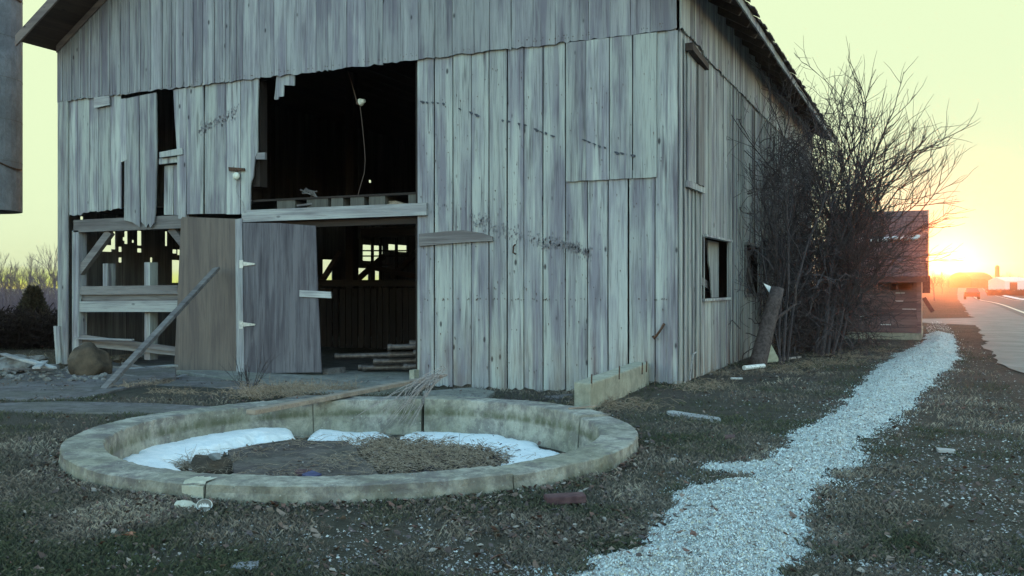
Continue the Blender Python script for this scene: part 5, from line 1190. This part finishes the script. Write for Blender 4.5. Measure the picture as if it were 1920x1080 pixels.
# ------------------------------------------------------------------ left background
hd = MB(); rh = random.Random(31)
def tangle(mb, n, box, rng, r=(.006, .02), step=(.15, .4), up=0.05):
    for _ in range(n):
        c = rng.random(); p = DP(rng.uniform(box[0], box[1]), rng.uniform(box[2], box[3]), rng.uniform(box[4], box[5])); d = Vector((rng.gauss(0, 1), rng.gauss(0, 1), rng.gauss(0, .8))).normalized(); pts = [p]
        for i in range(4): d = (d + Vector((rng.gauss(0, .45), rng.gauss(0, .45), rng.gauss(up, .4)))).normalized(); q = pts[-1] + d * rng.uniform(*step); q.z = max(q.z, -.4); pts.append(q)
        mb.tube(pts, rng.uniform(*r), 3, False, rng.random())
tangle(hd, 15000, (-160, 150, 600, 676, 21.0, 24.5), rh, (.005, .015), (.06, .16), 0.0)
o = hd.build('bramble_hedge', 'bramble', origin='auto', recalc=False); tag(o, 'dense dark bramble hedge behind the rubble left of the barn', 'hedge')
ev = thing('evergreen_shrub', tuple(DP(62, 600, 26) * 1.0), 'rounded brownish evergreen bush rising above the bramble hedge', 'bush')
m = MB(); cev = DP(62, 572, 26)
rv = random.Random(5)
for _ in range(4200):
    h = rv.random(); rad = .42 * math.sqrt(max(0, 1 - h)) * (1.1 - .3 * h) + .05; a_ = rv.uniform(0, 6.28); q = rad * math.sqrt(rv.random()); p = Vector((cev.x + q * math.cos(a_), cev.y + q * math.sin(a_), cev.z - .45 + h * .95))
    d = Vector((math.cos(a_) * .6 + rv.gauss(0, .3), math.sin(a_) * .6 + rv.gauss(0, .3), .7)).normalized() * rv.uniform(.05, .13); s_ = d.cross(Vector((rv.gauss(0, 1), rv.gauss(0, 1), rv.gauss(0, 1)))).normalized() * .018
    m.add([p - s_, p + s_, p + d], [(0, 1, 2)], rv.random())
m.build('foliage', 'evergreen', ev, recalc=False)
m = MB(); m.tube([Vector((cev.x, cev.y, -.9)), Vector((cev.x, cev.y, cev.z + .3))], [.05, .02], 6); m.build('trunk', 'bark', ev)
# far bare trees
def far_tree_mesh(seed, H):
    rg = random.Random(seed); mt = MB(); mc = MB(); pts = [Vector((0, 0, -1)), Vector((rg.gauss(0, .1), 0, H * .3)), Vector((rg.gauss(0, .2), rg.gauss(0, .2), H * .62))]; mt.tube(pts, [H * .02, H * .016, H * .01], 5, False)
    for k in range(9):
        t = rg.uniform(.3, 1); q = pts[1].lerp(pts[2], (t - .3) / .7); d = Vector((rg.gauss(0, .8), rg.gauss(0, .8), rg.uniform(.6, 1.4))).normalized(); grow(mc, q, d, H * rg.uniform(.28, .42), H * .006, 2, rg, .2, .55, (4, 6), .12, .016)
    return mt, mc
protos = []
def clone(src, loc, s, rz, label, group):
    c = src.copy(); COL.objects.link(c); c.location = loc; c.scale = (s, s, s); c.rotation_euler = (0, 0, rz); c['label'] = label; c['group'] = group
    for ch in list(src.children):
        d = ch.copy(); COL.objects.link(d); d.parent = c
    return c
def mk_tree(seed, H):
    mt, mc = far_tree_mesh(seed, H); t = thing('bare_tree', (0, 0, 0), 'bare tree', 'tree'); mt.build('trunk', 'tree_far', t, recalc=False); mc.build('crown', 'tree_far', t, recalc=False); return t
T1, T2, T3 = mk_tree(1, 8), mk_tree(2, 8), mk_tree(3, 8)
rgt = random.Random(77); usedp = set()
def put(src, px, dist, toppx, label, group='bare trees on the far field edge'):
    p = DP(px, PHY, dist); z = tz(p.x, p.y); H = EYE.z + (PHY - toppx) / FOC * dist - z; s = H / 7.6
    if src.name not in usedp:
        usedp.add(src.name); src.location = (p.x, p.y, z); src.scale = (s,) * 3; src['label'] = label; src['group'] = group; return src
    return clone(src, (p.x, p.y, z), s, rgt.uniform(0, 6), label, group)
lt = [(-30, 120, 500, 'leftmost tree beyond the frame edge of the far wood'), (4, 118, 494, 'tall bare tree at the left frame edge in the far wood'), (20, 130, 500, 'bare tree second from the left edge in the far wood'), (38, 122, 504, 'low bare tree above the left shoulder of the evergreen bush'), (56, 128, 497, 'broad bare tree directly above the evergreen bush'), (72, 118, 503, 'bare tree just right of the evergreen bush top'), (86, 126, 508, 'small bare tree between bush and slim pole tree'), (103, 105, 486, 'slim tall tree standing out just left of the barn corner'), (116, 124, 508, 'bare tree half hidden by the barn corner'), (135, 120, 505, 'bare tree behind the barn corner post')]
for i, (px, d, top_, lb) in enumerate(lt): put((T1, T2, T3)[i % 3], px, d, top_, lb)
wm = MB(); rw = random.Random(19)
for _ in range(5200):
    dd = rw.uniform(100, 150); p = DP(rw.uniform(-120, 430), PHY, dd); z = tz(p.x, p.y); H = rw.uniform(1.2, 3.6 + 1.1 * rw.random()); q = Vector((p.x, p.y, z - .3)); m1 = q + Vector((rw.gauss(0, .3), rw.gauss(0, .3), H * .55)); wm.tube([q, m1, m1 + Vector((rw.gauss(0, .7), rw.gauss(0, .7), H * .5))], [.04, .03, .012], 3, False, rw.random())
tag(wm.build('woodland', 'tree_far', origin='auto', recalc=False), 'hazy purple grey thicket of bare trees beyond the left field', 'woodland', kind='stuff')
def snowpatch(pts_g, name, label, seed):
    a = np.array(pts_g); x0, y0 = a.min(0); x1, y1 = a.max(0); st_ = max(.2, (x1 - x0) / 50); st2 = max(.2, (y1 - y0) / 50); GX, GY = np.meshgrid(np.arange(x0, x1, st_), np.arange(y0, y1, st2), indexing='ij'); x = GX.ravel(); y = GY.ravel(); s = sdf(np.c_[x, y], pts_g) + 2 * st_ * vnoise(x, y, .4, seed)
    z = terrain(x, y) + .06; I = np.arange(len(x)).reshape(GX.shape); k3 = (s > 0).reshape(GX.shape); q = k3[:-1, :-1] & k3[1:, :-1] & k3[1:, 1:] & k3[:-1, 1:]
    if not q.any(): return
    raw_ = raw(name, np.c_[x, y, z], np.c_[I[:-1, :-1][q], I[1:, :-1][q], I[1:, 1:][q], I[:-1, 1:][q]], None, 'snow'); tag(raw_, label, 'snow', kind='stuff')
def tpoly(pxs, dz):
    return [tuple((DP(a, PHY, b))[:2]) for a, b in pxs]
snowpatch(tpoly([(-60, 88), (48, 88), (48, 80), (-60, 79)], 0), 'snow', 'snow lying on the far field left of the bush', 3)
snowpatch(tpoly([(84, 104), (135, 104), (135, 88), (84, 88)], 0), 'snow', 'snow lying on the far field right of the bush', 4)

# ------------------------------------------------------------------ right background
rx = lambda y: 10.9 + bend(y)
V = []; F = []; ysr = np.arange(45, 170, 1.5)
for i, y in enumerate(ysr):
    w = .9 + .5 * noise.noise(Vector((0, y * .13, 5))) + .3 * noise.noise(Vector((0, y * .5, 5)))
    for j, a in enumerate((0, .5, 1)): x = rx(y) + w * a; V.append((x, y, tz(x, y) + .03 + .12 * (a == .5)))
for i in range(len(ysr) - 1):
    for j in range(2): F.append((i * 3 + j, i * 3 + j + 1, (i + 1) * 3 + j + 1, (i + 1) * 3 + j))
tag(raw('snow', V, F, None, 'snow'), 'low ploughed snow bank along the far side of the road', 'snow', kind='stuff')
def ground_at(px, dist): p = DP(px, PHY, dist); return Vector((p.x, p.y, tz(p.x, p.y)))
# car
D_ = 118; cpos = ground_at(1822, D_); cz = tz(cpos.x, cpos.y) + .045
car = thing('car', (cpos.x, cpos.y, cz), 'small dark red car driving away down the road', 'car')
def carpt(x, y, z): return (cpos.x + x, cpos.y + y, cz + z)
prof = [(-2.1, .35), (-2.15, .75), (-2.05, .95), (-1.1, 1.0), (1.3, .92), (2.1, .78), (2.15, .4)]
m = MB(); 
def carprism(m, prof, w, w2=None):
    k = len(prof); w2 = w2 or [w] * k
    vs = [carpt(-w2[i], y, z) for i, (y, z) in enumerate(prof)] + [carpt(w2[i], y, z) for i, (y, z) in enumerate(prof)]
    m.add(vs, [tuple(range(k)), tuple(range(2 * k - 1, k - 1, -1))] + [(i, i + k, (i + 1) % k + k, (i + 1) % k) for i in range(k)])
carprism(m, prof, .85); m.build('body', 'carred', car)
m = MB(); carprism(m, [(-1.95, .96), (-1.2, 1.43), (.2, 1.45), (1.0, .97)], .7, [.78, .62, .62, .78]); m.build('cabin', 'glass', car)
m = MB(); carprism(m, [(-1.25, 1.44), (-1.2, 1.48), (.2, 1.5), (.25, 1.455)], .62); m.build('car_roof', 'carred', car)
for sx in (-1, 1):
    for yy in (-1.35, 1.35):
        m = MB(); m.tube([carpt(sx * .68, yy, .32), carpt(sx * .88, yy, .32)], .32, 14); m.build('wheel', 'black', car)
    m = MB(); m.box(*sorted((carpt(sx * .5, 0, 0)[0], carpt(sx * .8, 0, 0)[0])), cpos.y - 2.17, cpos.y - 2.12, cz + .68, cz + .84); m.build('taillight', 'brick', car)
# farm
def quad_house(name, px0, px1, base_d, ztop_px, depth, mat, roofmat, label, cat, roundroof=False):
    a = ground_at(px0, base_d); b = ground_at(px1, base_d); z0 = min(a.z, b.z) - .5; H = EYE.z + (PHY - ztop_px) / FOC * base_d
    t = thing(name, ((a.x + b.x) / 2, (a.y + b.y) / 2, z0), label, cat); dy = FWD * depth; m = MB(); zz = z0 + (H - z0) * .62 if roundroof else z0 + (H - z0) * .75
    vs = [Vector((p.x, p.y, z)) for z in (z0, zz) for p in (a, b, b + dy, a + dy)]; m.add(vs, [(0, 3, 2, 1), (4, 5, 6, 7), (0, 1, 5, 4), (1, 2, 6, 5), (2, 3, 7, 6), (3, 0, 4, 7)]); m.build('wall', mat, t)
    m = MB(); n = 8; pr = [(i / n, math.sin(math.pi * i / n) ** .75) for i in range(n + 1)] if roundroof else [(0, 0), (.5, 1), (1, 0)]
    dv2 = (b - a); ext = .03; k = len(pr)
    vs = [a + dy * u_ + UP * 0 - dv2 * ext for u_, _ in pr] + [b + dy * u_ + dv2 * ext for u_, _ in pr]
    vs = [Vector((v.x, v.y, zz + (H - zz) * pr[i % k][1])) for i, v in enumerate(vs)]
    m.add(vs, [tuple(range(k)), tuple(range(2 * k - 1, k - 1, -1))] + [(i, i + k, (i + 1) % k + k, (i + 1) % k) for i in range(k)]); m.build('roof', roofmat, t); return t, a, b, zz
fb, a, b, zz = quad_house('farm_barn', 1822, 1862, 260, 510, 14, 'farmred', 'farmred', 'distant round roofed barn beyond the road, coloured with the red glow', 'barn', True)
c = ground_at(1870, 262); m = MB(); Hs = EYE.z + (PHY - 497) / FOC * 262; t = thing('farm_silo', c, 'distant slender silo beside the red barn across the road', 'silo')
m.tube([c - UP * .5, Vector((c.x, c.y, Hs - .6))], .62, 16); m.build('silo_wall', 'farmred', t); m = MB(); m.tube([Vector((c.x, c.y, Hs - .6 + i)) for i in (.0, .3, .5, .6)], [.62, .5, .3, .05], 16); m.build('dome', 'farmred', t)
fb2, a, b, zz = quad_house('farm_building', 1884, 1930, 230, 519, 8, 'white', 'white', 'long white farm building with dark door at the right frame edge', 'building')
q0 = a + (b - a) * .2 - FWD * .05; q1 = a + (b - a) * .5 - FWD * .05; m = MB(); m.add([Vector((p.x, p.y, z)) for z in (a.z + .1, zz - .4) for p in (q0, q1, q1 - FWD * .05, q0 - FWD * .05)], [(0, 3, 2, 1), (4, 5, 6, 7), (0, 1, 5, 4), (1, 2, 6, 5), (2, 3, 7, 6), (3, 0, 4, 7)]); m.build('door', 'inner', fb2)
hd = MB(); rh = random.Random(41)
for _ in range(2600):
    p = ground_at(rh.uniform(1852, 2000), rh.uniform(165, 172)); d = Vector((rh.gauss(0, .3), rh.gauss(0, .3), 1)).normalized(); hd.tube([p, p + d * rh.uniform(.3, .7), p + d * rh.uniform(.7, 1.25) + Vector((rh.gauss(0, .15), 0, 0))], [.04, .03, .015], 3, False, rh.random())
tag(hd.build('hedgerow', 'bramble', origin='auto', recalc=False), 'dark low hedgerow in front of the white farm building', 'hedge', kind='stuff')
rt2 = [(1752, 95, 512, 'bare tree directly right of the shed end'), (1766, 140, 518, 'bare tree left of the road beyond the driveway'), (1780, 200, 522, 'small bare tree where the road vanishes'), (1806, 300, 520, 'small bare tree left of the red barn'), (1893, 300, 514, 'small bare tree behind the white farm building'), (1816, 290, 515, 'bare tree touching the left end of the red barn')]
for i, (px, d, top_, lb) in enumerate(rt2): put((T1, T2, T3)[i % 3], px, d, top_, lb, 'bare trees along the road')
wm = MB(); rw = random.Random(29)
for _ in range(2500):
    dd = rw.uniform(330, 420); p = ground_at(rw.uniform(1700, 2050), dd); H = rw.uniform(1.0, 4.2); q = p - UP * .3; m1 = q + Vector((rw.gauss(0, .5), rw.gauss(0, .5), H * .55)); wm.tube([q, m1, m1 + Vector((rw.gauss(0, 1), rw.gauss(0, 1), H * .5))], [.12, .09, .04], 3, False, rw.random())
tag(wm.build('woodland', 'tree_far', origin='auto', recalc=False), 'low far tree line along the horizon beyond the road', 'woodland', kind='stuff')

# ------------------------------------------------------------------ evening haze, its sunward glow standing in for lens flare
m = MB(); m.box(-420, 420, -70, 720, -7, 17)
M['haze'] = hm = bpy.data.materials.new('haze_and_flare_glow'); hm.use_nodes = True; ht = hm.node_tree; ht.nodes.clear()
ho = ht.nodes.new('ShaderNodeOutputMaterial'); hv = ht.nodes.new('ShaderNodeVolumePrincipled')
hv.inputs['Color'].default_value = (0.95, 0.78, 0.78, 1); hv.inputs['Density'].default_value = 0.0008; hv.inputs['Anisotropy'].default_value = 0.96
ht.links.new(hv.outputs[0], ho.inputs['Volume'])
hz = m.build('haze', 'haze'); tag(hz, 'thin evening haze over the fields and the road, also standing in for lens flare', 'haze', kind='stuff')
